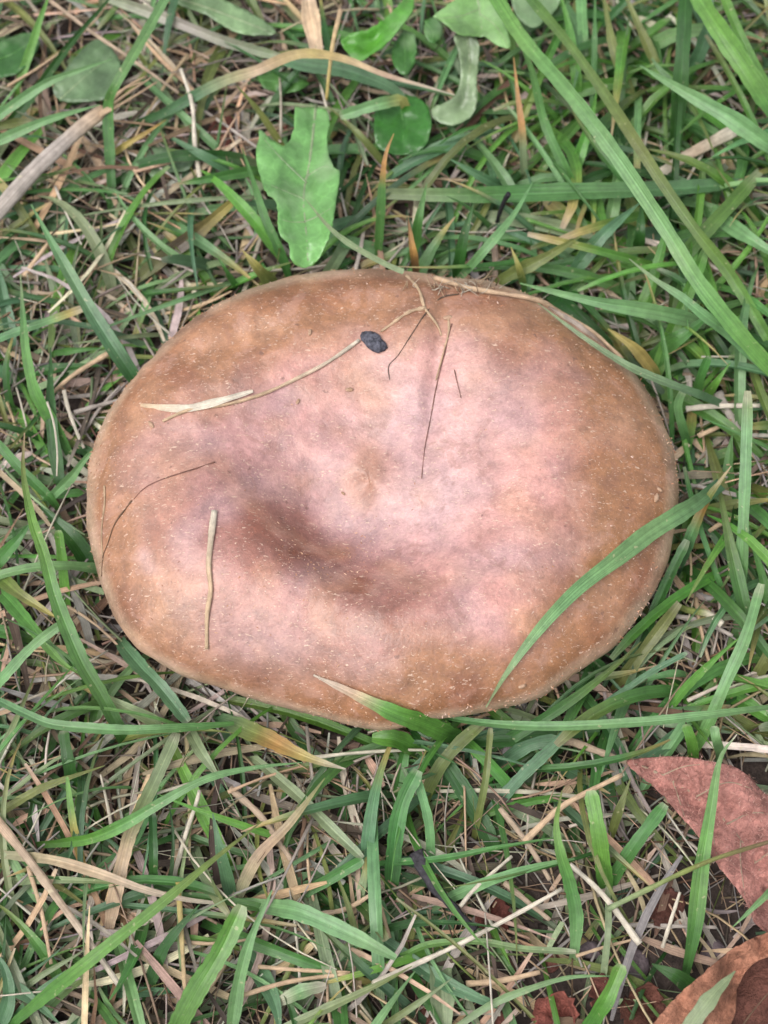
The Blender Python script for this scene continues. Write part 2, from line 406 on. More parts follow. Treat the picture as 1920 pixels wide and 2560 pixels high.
# ------------------------------------------------------------------ ground
def ground_z(x, y):
    p = Vector((x * 28, y * 28, 3.1)); q = Vector((x * 140, y * 140, 7.7))
    return (1.6 * noise.noise(p) + 0.9 * noise.noise(q) + 0.5 * noise.noise(q * 2.7) - 1.2) * MM
dense = list(np.arange(-0.13, 0.1301, 0.0014))
far = [0.14, 0.155, 0.175, 0.2, 0.24, 0.3, 0.4, 0.6, 1.0, 1.8, 3.5]
ax = [-q for q in far[::-1]] + dense + far
gv = [(x, y, ground_z(x, y)) for y in ax for x in ax]; na = len(ax)
gf = [(j * na + i, j * na + i + 1, (j + 1) * na + i + 1, (j + 1) * na + i) for j in range(na - 1) for i in range(na - 1)]
tag(make('ground', gv, gf, M_SOIL), kind='structure', label='dark reddish brown soil under the lawn grass')

# ------------------------------------------------------------------ mushroom
K = 1920 / 1659
CAP = [(x * K, y * K) for x, y in [
    (186, 1060), (190, 1000), (204, 955), (230, 900), (262, 850), (302, 797), (350, 745), (405, 698), (470, 655), (540, 621), (620, 598),
    (700, 586), (780, 580), (870, 585), (950, 597), (1040, 603), (1110, 622), (1180, 655), (1250, 700), (1312, 750), (1370, 805), (1412, 870),
    (1442, 940), (1461, 1000), (1467, 1060), (1461, 1130), (1446, 1200), (1414, 1280), (1370, 1350), (1310, 1412), (1240, 1460), (1170, 1505),
    (1090, 1533), (1000, 1545), (935, 1555), (890, 1568), (840, 1577), (790, 1575), (700, 1553), (620, 1530), (550, 1513), (480, 1487), (400, 1465),
    (340, 1435), (290, 1395), (250, 1340), (220, 1270), (200, 1200), (188, 1130)]]
C0 = (930, 1270)
NT, NS = 288, 110

def ray_radius(poly, c, th):
    dx, dy = math.cos(th), math.sin(th); best = 0
    for i in range(len(poly)):
        x1, y1 = poly[i][0] - c[0], poly[i][1] - c[1]; x2, y2 = poly[(i + 1) % len(poly)][0] - c[0], poly[(i + 1) % len(poly)][1] - c[1]
        ex, ey = x2 - x1, y2 - y1; den = dx * ey - dy * ex
        if abs(den) < 1e-9: continue
        t = (x1 * ey - y1 * ex) / den; s = (x1 * dy - y1 * dx) / den
        if -1e-6 <= s <= 1 + 1e-6 and t > best: best = t
    return best
TH = [2 * math.pi * i / NT for i in range(NT)]
RAD = [ray_radius(CAP, C0, th) for th in TH]
for _ in range(2): RAD = [(RAD[i - 1] + 2 * RAD[i] + RAD[(i + 1) % NT]) / 4 for i in range(NT)]

RAD = [r * (1 + 0.007 * noise.noise(Vector((math.cos(t) * 7, math.sin(t) * 7, 1))) + 0.004 * noise.noise(Vector((math.cos(t) * 22, math.sin(t) * 22, 5)))) for r, t in zip(RAD, TH)]

def gauss(px, py, cx, cy, a, b, ang=0.0):
    c, s = math.cos(ang), math.sin(ang); dx, dy = px - cx, py - cy
    x, y = c * dx + s * dy, -s * dx + c * dy
    return math.exp(-0.5 * ((x / a) ** 2 + (y / b) ** 2))

def relief(px, py):                      # mm, dips and swellings of the cap's top
    dx, dy = px - 925, (py - 1235) * 1.12
    r = math.hypot(dx, dy); th = math.atan2(dy, dx)
    wgt = max(0.0, math.cos(th - 2.35)) ** 1.4                 # steepest towards the straw side
    r0, r1 = 80 + 40 * wgt, 500 - 150 * wgt
    q = min(1.0, max(0.0, (r - r0) / (r1 - r0))); q = q * q * (3 - 2 * q)
    h = -(7.0 + 1.8 * wgt) * (1 - q)
    h -= 3.9 * gauss(px, py, 805, 1385, 200, 92, 0.5)
    n_ = noise.noise(Vector((math.cos(th) * 3.2, math.sin(th) * 3.2, r / 260)))
    h += 0.30 * n_ * min(1, r / 260) ** 2 * max(0, 1 - r / 620) + 0.05 * noise.noise(Vector((math.cos(th) * 9, math.sin(th) * 9, r / 160))) * min(1, r / 220) ** 2 * max(0, 1 - r / 520)
    h += 0.4 * gauss(px, py, 600, 1520, 230, 100, 0.5)
    h += 1.0 * gauss(px, py, 960, 1610, 230, 90, 0.1)
    h -= 0.8 * gauss(px, py, 950, 1185, 34, 50)
    h += 0.5 * gauss(px, py, 1100, 1180, 60, 80)
    h -= 1.2 * gauss(px, py, 560, 1120, 210, 90, -0.3)
    h += 1.0 * gauss(px, py, 1020, 900, 50, 150, 0.1)
    h -= 0.8 * gauss(px, py, 1085, 1000, 14, 160, 0.12)
    h -= 1.2 * gauss(px, py, 500, 950, 300, 26, -0.27)
    return h
ZR, HT = 15.0, 14.5
def lip(th):                             # the margin rises and falls round the cap
    return 1.6 * math.sin(2 * th + 0.6) + 0.8 * math.sin(5 * th + 1.1)
def cap_pts(radii):
    rows = []
    sv = [(j / (NS - 1)) for j in range(NS)]
    sv = [1 - (1 - q) ** 1.6 for q in sv]
    for j, s in enumerate(sv):
        row = []
        for i, th in enumerate(TH):
            px = C0[0] + math.cos(th) * radii[i] * s; py = C0[1] + math.sin(th) * radii[i] * s
            zr = ZR + lip(th) * s ** 3
            dome = HT * max(0.0, 1 - s ** 3.1) ** 0.56
            bp = P(px, py, ZR)
            fade = min(1.0, (1 - s) * 4)
            lump = 1.1 * noise.noise(Vector((bp.x * 45, bp.y * 45, 1.3))) + 0.45 * noise.noise(Vector((bp.x * 130, bp.y * 130, 4.3))) + 0.16 * noise.noise(Vector((bp.x * 420, bp.y * 420, 9.3)))
            row.append(Vector((bp.x, bp.y, (zr + dome + relief(px, py) * fade + lump * (0.35 + 0.65 * fade)) * MM)))
        rows.append(row)
    mid = P(*C0, ZR)
    for k in range(1, 11):               # rolled-in margin
        ph = k / 10 * 2.6; row = []
        for i, th in enumerate(TH):
            px = C0[0] + math.cos(th) * radii[i]; py = C0[1] + math.sin(th) * radii[i]
            e = P(px, py, ZR); d = (mid - e); d.z = 0; L_ = d.length; d.normalize()
            q = e + d * (0.0042 * (1 - math.cos(ph)))
            row.append(Vector((q.x, q.y, (ZR + lip(th) - 5.5 * math.sin(min(ph, 1.57)) + (1.6 * (math.sin(1.57) - math.sin(ph)) if ph > 1.57 else 0)) * MM)))
        rows.append(row)
    return rows
rad2 = list(RAD)
for it in range(4):
    rows = cap_pts(rad2)
    ext = [0] * NT
    for row in rows[NS - 60::3] + rows[-10:]:
        for i in range(NT):
            x, y = proj(row[i]); x -= C0[0]; y -= C0[1]
            k = int(round((math.atan2(y, x) % (2 * math.pi)) / (2 * math.pi) * NT)) % NT
            ext[k] = max(ext[k], math.hypot(x, y))
    for i in range(NT):
        e = max(ext[i - 1], ext[i], ext[(i + 1) % NT]) if ext[i] == 0 else ext[i]
        rad2[i] *= RAD[i] / e
    rad2 = [(rad2[i - 1] + 2 * rad2[i] + rad2[(i + 1) % NT]) / 4 for i in range(NT)]
rows = cap_pts(rad2)
cap_base = P(*C0, 0); cap_base.z = -0.001
mush = empty('mushroom', cap_base)
tag(mush, 'broad reddish brown mushroom with a dented cap sitting in the grass', 'mushroom')
cv = []; cc = []; cf = []
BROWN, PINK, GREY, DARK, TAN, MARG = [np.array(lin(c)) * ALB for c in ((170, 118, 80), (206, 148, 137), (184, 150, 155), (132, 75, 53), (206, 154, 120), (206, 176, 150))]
def cap_colour(px, py, s, w):
    n1 = noise.noise(w * 70 + Vector((0, 0, 5))); n2 = noise.noise(w * 210); n3 = noise.noise(w * 30 + Vector((9, 0, 0)))
    rim = min(1, max(0, (s - 0.585 + 0.16 * n1 + 0.07 * n2 + 0.06 * n3) / 0.24))
    c = PINK * (1 - rim) + BROWN * rim
    def mixc(c, d, f): return c * (1 - f) + d * f
    c = mixc(c, GREY, 0.5 * min(1, gauss(px, py, 800, 1130, 260, 130, -0.2)) * (0.8 + 0.4 * n1))
    c = mixc(c, GREY, 0.7 * gauss(px, py, 900, 1320, 120, 75, 0.4))  # greyish sky sheen on the hollow's floor, painted into the skin colour
    c = mixc(c, GREY, 0.55 * gauss(px, py, 660, 1620, 140, 60, 0.2))
    c = mixc(c, DARK, min(1, 1.1 * gauss(px, py, 805, 1435, 210, 70, 0.5) * (0.85 + 0.5 * n2)))  # brown skin, darkened further with painted shade along the hollow's lower-left wall
    c = mixc(c, DARK, 0.5 * gauss(px, py, 660, 1300, 110, 80))  # upper end of that crescent: brown skin plus painted shade
    c = mixc(c, BROWN, 0.6 * gauss(px, py, 720, 800, 170, 60, -0.15))
    c = mixc(c, BROWN, 0.45 * gauss(px, py, 930, 1190, 45, 60))
    c = mixc(c, TAN, 0.55 * gauss(px, py, 910, 940, 70, 60) + 0.5 * gauss(px, py, 330, 1500, 90, 60) + 0.5 * gauss(px, py, 1555, 1060, 45, 35))
    pale = np.array(lin((236, 198, 196))) * ALB
    c = mixc(c, pale, 0.55 * gauss(px, py, 360, 1390, 14, 16) + 0.4 * gauss(px, py, 378, 1425, 18, 12) + 0.6 * gauss(px, py, 1085, 1240, 75, 60) + 0.3 * gauss(px, py, 1150, 1050, 110, 160))  # small pale spots at left, painted highlight on the hollow's right wall
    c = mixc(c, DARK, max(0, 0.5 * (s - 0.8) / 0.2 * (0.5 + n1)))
    c = mixc(c, MARG, max(0, min(1, (s - 0.955) / 0.03)) * 0.8)
    c = mixc(c, TAN, max(0, min(.35, 0.9 * noise.noise(w * 150 + Vector((4, 4, 4)))))); c = mixc(c, GREY, max(0, min(.45, 1.1 * noise.noise(w * 110 + Vector((14, 4, 4))))) * (1 - rim))
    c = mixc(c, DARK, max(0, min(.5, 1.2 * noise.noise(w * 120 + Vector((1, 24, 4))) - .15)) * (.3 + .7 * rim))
    return c * (1 + 0.14 * n2)
for j, row in enumerate(rows):
    for i, wv in enumerate(row):
        px, py = proj(wv)
        s = min(1.0, math.hypot(px - C0[0], py - C0[1]) / max(RAD[i], 1)) if j < NS else 1.0
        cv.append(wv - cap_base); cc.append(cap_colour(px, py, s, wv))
for j in range(len(rows) - 1):
    for i in range(NT):
        a, b = j * NT + i, j * NT + (i + 1) % NT
        cf.append((a, a + NT, b + NT, b) if j else (a, a + NT, b + NT))
# underside, from the rolled margin to the stem
r0 = len(rows) - 1
mid = P(*C0, ZR)
for k in range(1, 7):
    f = k / 6
    for i in range(NT):
        e = rows[r0][i]; q = e.lerp(Vector((mid.x, mid.y, 0.012)), f * 0.86)
        q.z = (e.z * (1 - f) + 0.0118 * f)
        cv.append(q - cap_base); cc.append(MARG)
    for i in range(NT):
        a, b = (r0 + k - 1) * NT + i, (r0 + k - 1) * NT + (i + 1) % NT
        cf.append((a, a + NT, b + NT, b))
# row 0 is a single spot repeated: weld it by using vertex 0 for the fan
cf = [tuple(dict.fromkeys((0 if v < NT else v) for v in q)) for q in cf]
used = sorted({v for q in cf for v in q}); rm = {v: k for k, v in enumerate(used)}
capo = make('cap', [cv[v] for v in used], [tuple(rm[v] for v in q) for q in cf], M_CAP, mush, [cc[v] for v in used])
# stem and gills (below the cap)
M_STEM = lump_mat('stem_flesh', (176, 140, 112), (206, 172, 146))
st = Bag(); path = [Vector((mid.x + 0.001 * math.sin(k), mid.y, -0.004 + 0.0165 * k / 8)) for k in range(9)]
rr = [12, 11.2, 10.5, 10, 9.8, 9.8, 10.2, 11, 12.5]; sv, sf = [], []
for k, p in enumerate(path):
    for i in range(28):
        a = 2 * math.pi * i / 28; r = rr[k] * MM * (1 + 0.05 * math.sin(3 * a + k * 0.3))
        sv.append(p + Vector((math.cos(a) * r, math.sin(a) * r, 0)) - cap_base)
    if k:
        for i in range(28): a, b = (k - 1) * 28 + i, (k - 1) * 28 + (i + 1) % 28; sf.append((a, b, b + 28, a + 28))
make('stem', sv, sf, M_STEM, mush)
gl_v, gl_f = [], []
for i in range(0, NT, 2):
    e = rows[r0][i]; d = Vector((e.x - mid.x, e.y - mid.y, 0)); o = len(gl_v)
    for q, zt, zb in ((0.25, 12.2, 8), (0.55, 12, 7.5), (0.93, 11.6, 10.0)):
        b = Vector((mid.x, mid.y, 0)) + d * q
        gl_v += [Vector((b.x, b.y, zt * MM)) - cap_base, Vector((b.x, b.y, zb * MM)) - cap_base]
    gl_f += [(o, o + 1, o + 3, o + 2), (o + 2, o + 3, o + 5, o + 4)]
tag(make('gills', gl_v, gl_f, M_STEM, mush), kind='stuff')

bvh = BVHTree.FromPolygons([tuple(cap_base + cv[v]) for v in used], [tuple(rm[v] for v in q) for q in cf])
def on_cap(px, py, off=0.3):
    h, n, i, d = bvh.ray_cast(CAM, ray(px, py).normalized())
    if h is None or h.z < 0.008: return None
    if n.z < 0 and n.dot(CAM - h) < 0: n = -n
    if n.dot(CAM - h) < 0: n = -n
    return h + (n * 0.5 + Vector((0, 0, 0.5))).normalized() * off * MM

# downy fuzz standing on the skin, thickest on the margin
fz = Bag(); FZ = random.Random(3)
pol = capo.data
for _ in range(11000):
    i = FZ.randrange(NT); s = FZ.random() ** 0.45
    j = min(NS - 1, int(s * (NS - 1)))
    if FZ.random() < 0.35: j = NS - 1 - FZ.randrange(8) if FZ.random() < .5 else NS + FZ.randrange(5)
    if FZ.random() < .06:
        gx, gy = FZ.gauss(850, 130), FZ.gauss(1420, 50); i = int(math.atan2(gy - C0[1], gx - C0[0]) % (2 * math.pi) / (2 * math.pi) * NT) % NT; j = 1 + min(range(NS - 2), key=lambda q: abs(1 - (1 - q / (NS - 1)) ** 1.6 - math.hypot(gx - C0[0], gy - C0[1]) / RAD[i]))
    a = rows[j][i]; b = rows[j][(i + 1) % NT]; c = rows[max(j - 1, 0)][i]
    n = (b - a).cross(c - a)
    if n.length < 1e-12: continue
    n.normalize()
    out = Vector((a.x - mid.x, a.y - mid.y, 0)).normalized()
    if n.dot(out + Vector((0, 0, 1.2))) < 0: n = -n
    lay = Vector((FZ.uniform(-1, 1), FZ.uniform(-1, 1), FZ.uniform(-.3, .3)))
    p = a.lerp(b, FZ.random()).lerp(c, FZ.random() * .5)
    if noise.noise(p * 90) < FZ.uniform(-.35, .55): continue
    L_ = FZ.uniform(0.12, 0.62) ** 1.2 * MM * (1.0 if s > .6 else .7)
    d = (n * (0.22 if j > NS - 14 else 0.12) + lay * 0.9).normalized()
    m_ = p + d * L_ * 0.55; e = p + d * L_ + lay * 0.0002 - n * 0.0001
    sd_ = d.cross(CAM - p).normalized() * FZ.choice([.014, .02, .03, .05, .08]) * MM
    base = np.array(lin(FZ.choice([(206, 160, 130), (226, 188, 160), (190, 138, 106), (170, 120, 92), (232, 200, 184)]))) * ALB * FZ.uniform(.7, 1.0)
    fz.add([v - cap_base for v in (p - sd_, p + sd_, m_ + sd_, m_ - sd_, e)], [(0, 1, 2, 3), (3, 2, 4)], [base] * 5, [(0, 0)] * 5)
fo = fz.build('fuzz', M_STRAW, capo); tag(fo, kind='stuff')

# ------------------------------------------------------------------ tracing helper
def path3(pts, zs, n):
    """pixel points + heights (mm; a list spread along the points, or per-point third values; 'c..' = rests on the cap)"""
    m = len(pts); out = []
    for i, p in enumerate(pts):
        if len(p) > 2:
            z = p[2]
            if isinstance(z, str):
                h = on_cap(p[0], p[1], float(z[1:]))
                out.append(h if h is not None else P(p[0], p[1], 17)); continue
        else:
            t = i / (m - 1) * (len(zs) - 1); k = min(int(t), len(zs) - 2); z = zs[k] + (zs[k + 1] - zs[k]) * (t - k)
        out.append(P(p[0], p[1], z))
    return spline(out, n)

def place(o, base):
    o.location = base
    for v in o.data.vertices: v.co -= base
    return o

def blade(label, col, wpx, pts, zs=(0, 12), tip='sharp', fold=0.26, roll=None, group=None, base=0.6, n=None, name='grass_shoot', cat='grass blade', mat_=None):
    pa = path3(pts, zs, n or max(10, 5 * len(pts)))
    if len(pts[0]) == 2 and 1.5 < zs[0] < 12:            # root: dive from the visible end into the turf
        d = (pa[0] - pa[1]).normalized(); r = pa[0] + Vector((d.x, d.y, 0)) * 0.0015; r.z = -0.001
        pa = [r, r.lerp(pa[0], .55) + Vector((d.x, d.y, 0)) * 0.0008] + pa
    if roll is None: roll = R.uniform(-0.3, 0.3)
    v, f, c, u = blade_geo(pa, wpx * PXM, col, fold, roll, tip, base)
    o = make(name, v, f, mat_ or M_GRASS, None, c, u)
    place(o, pa[0].copy())
    return tag(o, label, cat, group)

def straw(label, col, wpx, pts, zs=(4, 4), flat=0.5, taper=(1, 0.7), group=None, name='dry_straw', cat='straw', wob=0.08, parent=None, sides=7):
    pa = path3(pts, zs, max(10, 5 * len(pts)))
    v, f, c, u = tube_geo(pa, wpx * PXM * 0.5, col, sides, flat, taper, wob)
    o = make(name, v, f, M_STRAW, None, c, u)
    place(o, pa[0].copy())
    if parent is not None: adopt(o, parent); return o
    return tag(o, label, cat, group)

def leaf(name, label, cat, outline, ribs, zf, col, matl, ribcol='m', ribw=9, thick=0.18, group=None, spacing=9, partname='blade', warp=1.0, dense=6, jag=3.2):
    """broad leaf: outline and ribs in pixels; zf(px, py, d) gives the height in mm (d = pixels to the midrib)"""
    ol = [Vector((x, y, 0)) for x, y in outline]
    ol = spline(ol + [ol[0]], dense * len(ol))[:-1]
    lp = [(p.x + jag * noise.noise(Vector((p.x / (9 if jag < 5 else 17), p.y / 9, 3))), p.y + jag * noise.noise(Vector((p.x / (9 if jag < 5 else 17), p.y / 9, 8)))) for p in ol]; nb = len(lp)
    xs = [p[0] for p in lp]; ys = [p[1] for p in lp]; pts = list(lp)
    y = min(ys); row = 0
    while y < max(ys):
        x = min(xs) + (spacing / 2 if row % 2 else 0)
        while x < max(xs):
            q = (x + R.uniform(-1, 1), y + R.uniform(-1, 1))
            if inside(lp, *q) and min((q[0] - a[0]) ** 2 + (q[1] - a[1]) ** 2 for a in lp) > (spacing * .45) ** 2: pts.append(q)
            x += spacing
        y += spacing * .87; row += 1
    r = geometry.delaunay_2d_cdt([Vector(p) for p in pts], [(i, (i + 1) % nb) for i in range(nb)], [], 1, 1e-4)
    vv, ff = r[0], r[2]
    mp = spline([Vector((x, y, 0)) for x, y in ribs[0]], 24)
    def dist(x, y): return min(math.hypot(x - p.x, y - p.y) for p in mp)
    def zz(x, y):
        d = dist(x, y)
        return zf(x, y, d) + warp * (0.9 * noise.noise(Vector((x / 60, y / 60, 2))) + 0.35 * noise.noise(Vector((x / 22, y / 22, 6))))
    W = [P(p.x, p.y, zz(p.x, p.y)) for p in vv]
    base = P(*ribs[0][0], 0)
    root = empty(name, base); tag(root, label, cat, group)
    cols = []
    pc = np.array(PAL[col] if isinstance(col, str) else [q * ALB for q in lin(col)])
    for p in vv: cols.append(pc * (1 + 0.25 * noise.noise(Vector((p.x / 45, p.y / 45, 1)))) )
    o = make(partname, [q - base for q in W], [tuple(q) for q in ff], matl, root, cols, [(0.5, 0)] * len(W))
    md = o.modifiers.new('thickness', 'SOLIDIFY'); md.thickness = thick * MM; md.offset = 0
    for k, rb in enumerate(ribs):
        sp = spline([Vector((x, y, 0)) for x, y in rb], 14 if k else 24)
        pa = [P(p.x, p.y, zz(p.x, p.y) + thick * .5) for p in sp]
        v, f, c, u = tube_geo(pa, (ribw if k == 0 else ribw * .45) * PXM * .5, ribcol, 6, 0.7, (1, .35), 0.05)
        m = make('midrib' if k == 0 else 'vein', [q - base for q in v], f, M_STRAW if matl is M_DEAD else M_LEAF, root, c, u)
    return root

LEAVES = {}      # outlines the random turf keeps clear of
def shift(pts, ox, oy, s): return [(ox + x * s, oy + y * s) for x, y in pts]
Z1 = 960 / 1659
# ------------------------------------------------------------------ broad weed leaves
dl = shift([(1275, 462), (1265, 570), (1232, 628), (1205, 622), (1160, 590), (1122, 562), (1118, 590), (1108, 700), (1150, 830), (1195, 880), (1205, 1000), (1248, 1060), (1262, 1130), (1320, 1156), (1385, 1108), (1432, 985), (1458, 830), (1470, 745), (1440, 718), (1412, 620), (1415, 480)], 0, 0, Z1)
LEAVES['a'] = dl
leaf('lobed_leaf', 'bright green toothed weed leaf pointing down at the mushroom cap', 'leaf', dl,
     [shift([(1365, 450), (1350, 600), (1335, 720), (1312, 850), (1322, 1000), (1330, 1130)], 0, 0, Z1)] +
     [shift(q, 0, 0, Z1) for q in ([(1325, 790), (1220, 690), (1140, 600)], [(1312, 860), (1240, 830), (1170, 800)], [(1330, 760), (1400, 720), (1450, 740)], [(1318, 960), (1380, 930), (1430, 900)], [(1318, 960), (1260, 960), (1220, 950)])],
     lambda x, y, d: 12 + 8 * (y - 270) / 400 + 3.0 * min(1, d / 70) ** 1.3 - 2.5 * max(0, (y - 600) / 70), (130, 188, 108), M_LEAF, 'm', 12)
l2 = shift([(735, 88), (765, 70), (800, 62), (845, 28), (885, -14), (892, 20), (850, 78), (812, 112), (772, 132), (748, 112)], 0, 0, K)
LEAVES['b'] = l2
leaf('glossy_leaf', 'vivid green curled weed leaf above the round dark leaf', 'leaf', l2, [shift([(890, -10), (850, 45), (800, 90), (745, 100)], 0, 0, K)],
     lambda x, y, d: 13 + 0.06 * d, (104, 176, 66), M_LEAF, 'b', 8)
l3 = shift([(210, 70), (300, 5), (350, -20), (480, -20), (520, 90), (545, 205), (470, 185), (435, 160), (330, 152), (270, 110)], 960, 0, Z1)
LEAVES['c'] = l3
leaf('lobed_leaf', 'pale green two-lobed weed leaf above the curled pale tongue leaf', 'leaf', l3, [shift([(400, -20), (415, 60), (425, 150)], 960, 0, Z1)] + [shift([(410, 40), (330, 70), (240, 80)], 960, 0, Z1), shift([(415, 60), (480, 110), (535, 190)], 960, 0, Z1)],
     lambda x, y, d: 15 + 0.03 * d, (140, 188, 110), M_LEAF, 'm', 9)
l3b = shift([(545, -20), (750, -20), (735, 50), (650, 118), (590, 90), (560, 40)], 960, 0, Z1)
LEAVES['c2'] = l3b
leaf('round_leaf', 'pale grey green leaf tucked behind the longest blade', 'leaf', l3b, [shift([(700, -20), (650, 40), (640, 110)], 960, 0, Z1)],
     lambda x, y, d: 8 + 0.03 * d, (140, 176, 122), M_LEAF, 'm', 6)
l4 = shift([(300, 150), (405, 175), (402, 330), (403, 430), (375, 505), (295, 542), (215, 515), (208, 470), (300, 420), (330, 340), (325, 250)], 960, 0, Z1)
LEAVES['d'] = l4
leaf('tongue_leaf', 'pale dull green tongue-shaped leaf hanging with curled end', 'leaf', l4, [shift([(360, 160), (370, 300), (350, 430), (260, 510)], 960, 0, Z1)],
     lambda x, y, d: 13 - 6 * (y - 90) / 220 + 0.02 * d, (148, 172, 128), M_LEAF, 'm', 7)
l5 = shift([(-40, 430), (60, 405), (160, 430), (200, 490), (200, 580), (165, 645), (90, 670), (0, 655), (-40, 600)], 960, 0, Z1)
LEAVES['e'] = l5
leaf('round_leaf', 'dark green rounded leaf tucked below the tongue leaf', 'leaf', l5, [shift([(60, 410), (80, 520), (85, 650)], 960, 0, Z1)],
     lambda x, y, d: 8 + 0.02 * d, (60, 120, 44), M_LEAF, 'g', 6)
for pts, lab in (([(85, 130), (130, 150), (142, 210), (125, 290), (80, 325), (38, 270), (40, 200)], 'small oval dark green leaf beside the two-lobed weed leaf'),
                 ([(175, 90), (220, 75), (252, 110), (245, 165), (205, 185), (172, 140)], 'tiny oval green leaf half under the two-lobed weed leaf')):
    q = shift(pts, 960, 0, Z1); LEAVES[lab] = q
    x0, y0 = q[0]; x1 = sum(a for a, b in q) / len(q); y1 = max(b for a, b in q)
    leaf('oval_leaf', lab, 'leaf', q, [[(x0, y0), (x1, (y0 + y1) / 2), (x1, y1 - 3)]], lambda x, y, d: 11, (76, 128, 60), M_LEAF, 'g', 5)
l6 = shift([(395, 180), (440, 172), (490, 215), (520, 280), (515, 350), (470, 420), (380, 440), (270, 440), (230, 380), (290, 290), (350, 220)], 0, 0, Z1)
LEAVES['f'] = l6
leaf('round_leaf', 'dull grey green rounded leaf crossed by two grass blades', 'leaf', l6, [shift([(260, 430), (370, 330), (480, 240)], 0, 0, Z1)],
     lambda x, y, d: 5 + 0.02 * d, (112, 142, 100), M_LEAF, 'm', 6)
l7 = shift([(-30, 190), (80, 150), (150, 145), (170, 200), (110, 290), (40, 330), (-30, 320)], 0, 0, Z1)
LEAVES['g'] = l7
leaf('round_leaf', 'dark green broad leaf behind the crossing blades near the grey stalk', 'leaf', l7, [shift([(-20, 260), (60, 230), (160, 160)], 0, 0, Z1)],
     lambda x, y, d: 6, (66, 116, 54), M_LEAF, 'g', 6)
l8 = shift([(690, -20), (900, -30), (1010, 20), (1110, 70), (1185, 125), (1180, 150), (1060, 150), (980, 120), (900, 70), (800, 30)], 0, 0, Z1)
LEAVES['h'] = l8
leaf('rough_leaf', 'pale grey green rough leaf lying with a dry dark edge', 'leaf', l8, [shift([(760, -10), (940, 50), (1170, 140)], 0, 0, Z1)],
     lambda x, y, d: 7, (138, 168, 120), M_LEAF, 'm', 8)
l9 = shift([(610, 700), (660, 640), (740, 640), (800, 660), (840, 700), (800, 740), (700, 745), (660, 770)], 0, 0, Z1)
leaf('ragged_leaf', 'grey green ragged leaf lying on soil beside pale upright straw', 'leaf', l9, [shift([(620, 720), (700, 700), (820, 700)], 0, 0, Z1)],
     lambda x, y, d: 4.5, (108, 136, 100), M_LEAF, 'm', 5)
l10 = shift([(1110, 330), (1180, 310), (1260, 320), (1330, 360), (1280, 395), (1200, 400), (1140, 380)], 0, 0, Z1)
leaf('round_leaf', 'small deep green leaf under the bent yellowing blade', 'leaf', l10, [shift([(1120, 345), (1220, 355), (1320, 362)], 0, 0, Z1)],
     lambda x, y, d: 6, (84, 132, 62), M_LEAF, 'g', 5)

# ------------------------------------------------------------------ fallen brown leaves
d1 = shift([(1040, 178), (1120, 165), (1250, 158), (1450, 185), (1560, 228), (1640, 315), (1760, 420), (1820, 700), (1760, 950), (1650, 915), (1600, 870), (1560, 780), (1500, 700), (1450, 640), (1400, 560), (1340, 480), (1250, 380), (1180, 300), (1100, 235)], 960, 1800, Z1)
LEAVES['brown1'] = d1
leaf('fallen_leaf', 'reddish brown hairy fallen leaf with long stalk, under an upright blade', 'leaf', d1,
     [shift([(1040, 180), (1180, 230), (1350, 330), (1500, 470), (1620, 650), (1720, 900)], 960, 1800, Z1)] +
     [shift(q, 960, 1800, Z1) for q in ([(1200, 240), (1300, 200), (1400, 190)], [(1350, 330), (1480, 270), (1600, 300)], [(1480, 450), (1600, 400), (1740, 430)], [(1250, 270), (1270, 330), (1300, 420)], [(1420, 390), (1420, 480), (1440, 600)], [(1540, 520), (1540, 620), (1560, 760)], [(1600, 620), (1700, 560), (1800, 620)])],
     lambda x, y, d: 6.5 + 3.5 * min(1, d / 80) + 1.5 * math.sin(x / 55), (216, 152, 140), M_DEAD, 'p', 11, spacing=10, warp=2.4)
straw('', 'p', 20, [(740 / 1659 * 960 + 960, 1856), (1420, 1852), (1490, 1876), (1566, 1905)], (3, 5, 7, 7.5), name='leaf_stalk', taper=(1.2, .7), parent=[o for o in scene.objects if o.name == 'fallen_leaf'][0])
fl_root = [o for o in scene.objects if o.name == 'fallen_leaf'][0]
fl_bl = [o for o in fl_root.children if o.name.startswith('blade')][0]
hb = Bag(); HR = random.Random(5)
for _ in range(2600):
    v0 = fl_bl.data.vertices[HR.randrange(len(fl_bl.data.vertices))].co + Vector((HR.uniform(-1, 1), HR.uniform(-1, 1), 0)) * .0005 + Vector((0, 0, .00008))
    d_ = Vector((HR.uniform(-1, 1), HR.uniform(-1, 1), HR.uniform(.1, .7))).normalized() * HR.uniform(.3, .9) * MM
    sd_ = d_.cross(Vector((0, 0, 1))).normalized() * .022 * MM
    hb.add([v0 - sd_, v0 + sd_, v0 + d_], [(0, 1, 2)], [np.array(lin(HR.choice([(226, 186, 172), (206, 150, 136), (160, 104, 90)]))) * ALB] * 3, [(0, 0)] * 3)
tag(hb.build('hairs', M_STRAW, fl_bl), kind='stuff')
d2 = shift([(1760, 880), (1659, 918), (1560, 960), (1480, 1010), (1350, 1120), (1260, 1200), (1160, 1320), (1140, 1400), (1420, 1420), (1480, 1340), (1515, 1270), (1530, 1150), (1600, 1050), (1760, 980)], 960, 1800, Z1)
LEAVES['brown2'] = d2
leaf('fallen_leaf', 'orange brown curled leaf edge rising above its dark folded half', 'leaf', d2, [shift([(1430, 1400), (1490, 1240), (1545, 1090), (1660, 980)], 960, 1800, Z1)],
     lambda x, y, d: 9 + 5 * min(1, d / 60), (206, 144, 116), M_DEAD, 'n', 7, spacing=10, warp=2.0)
d3 = shift([(1520, 1140), (1600, 1040), (1780, 980), (1800, 1420), (1440, 1420), (1490, 1300)], 960, 1800, Z1)
LEAVES['brown3'] = d3
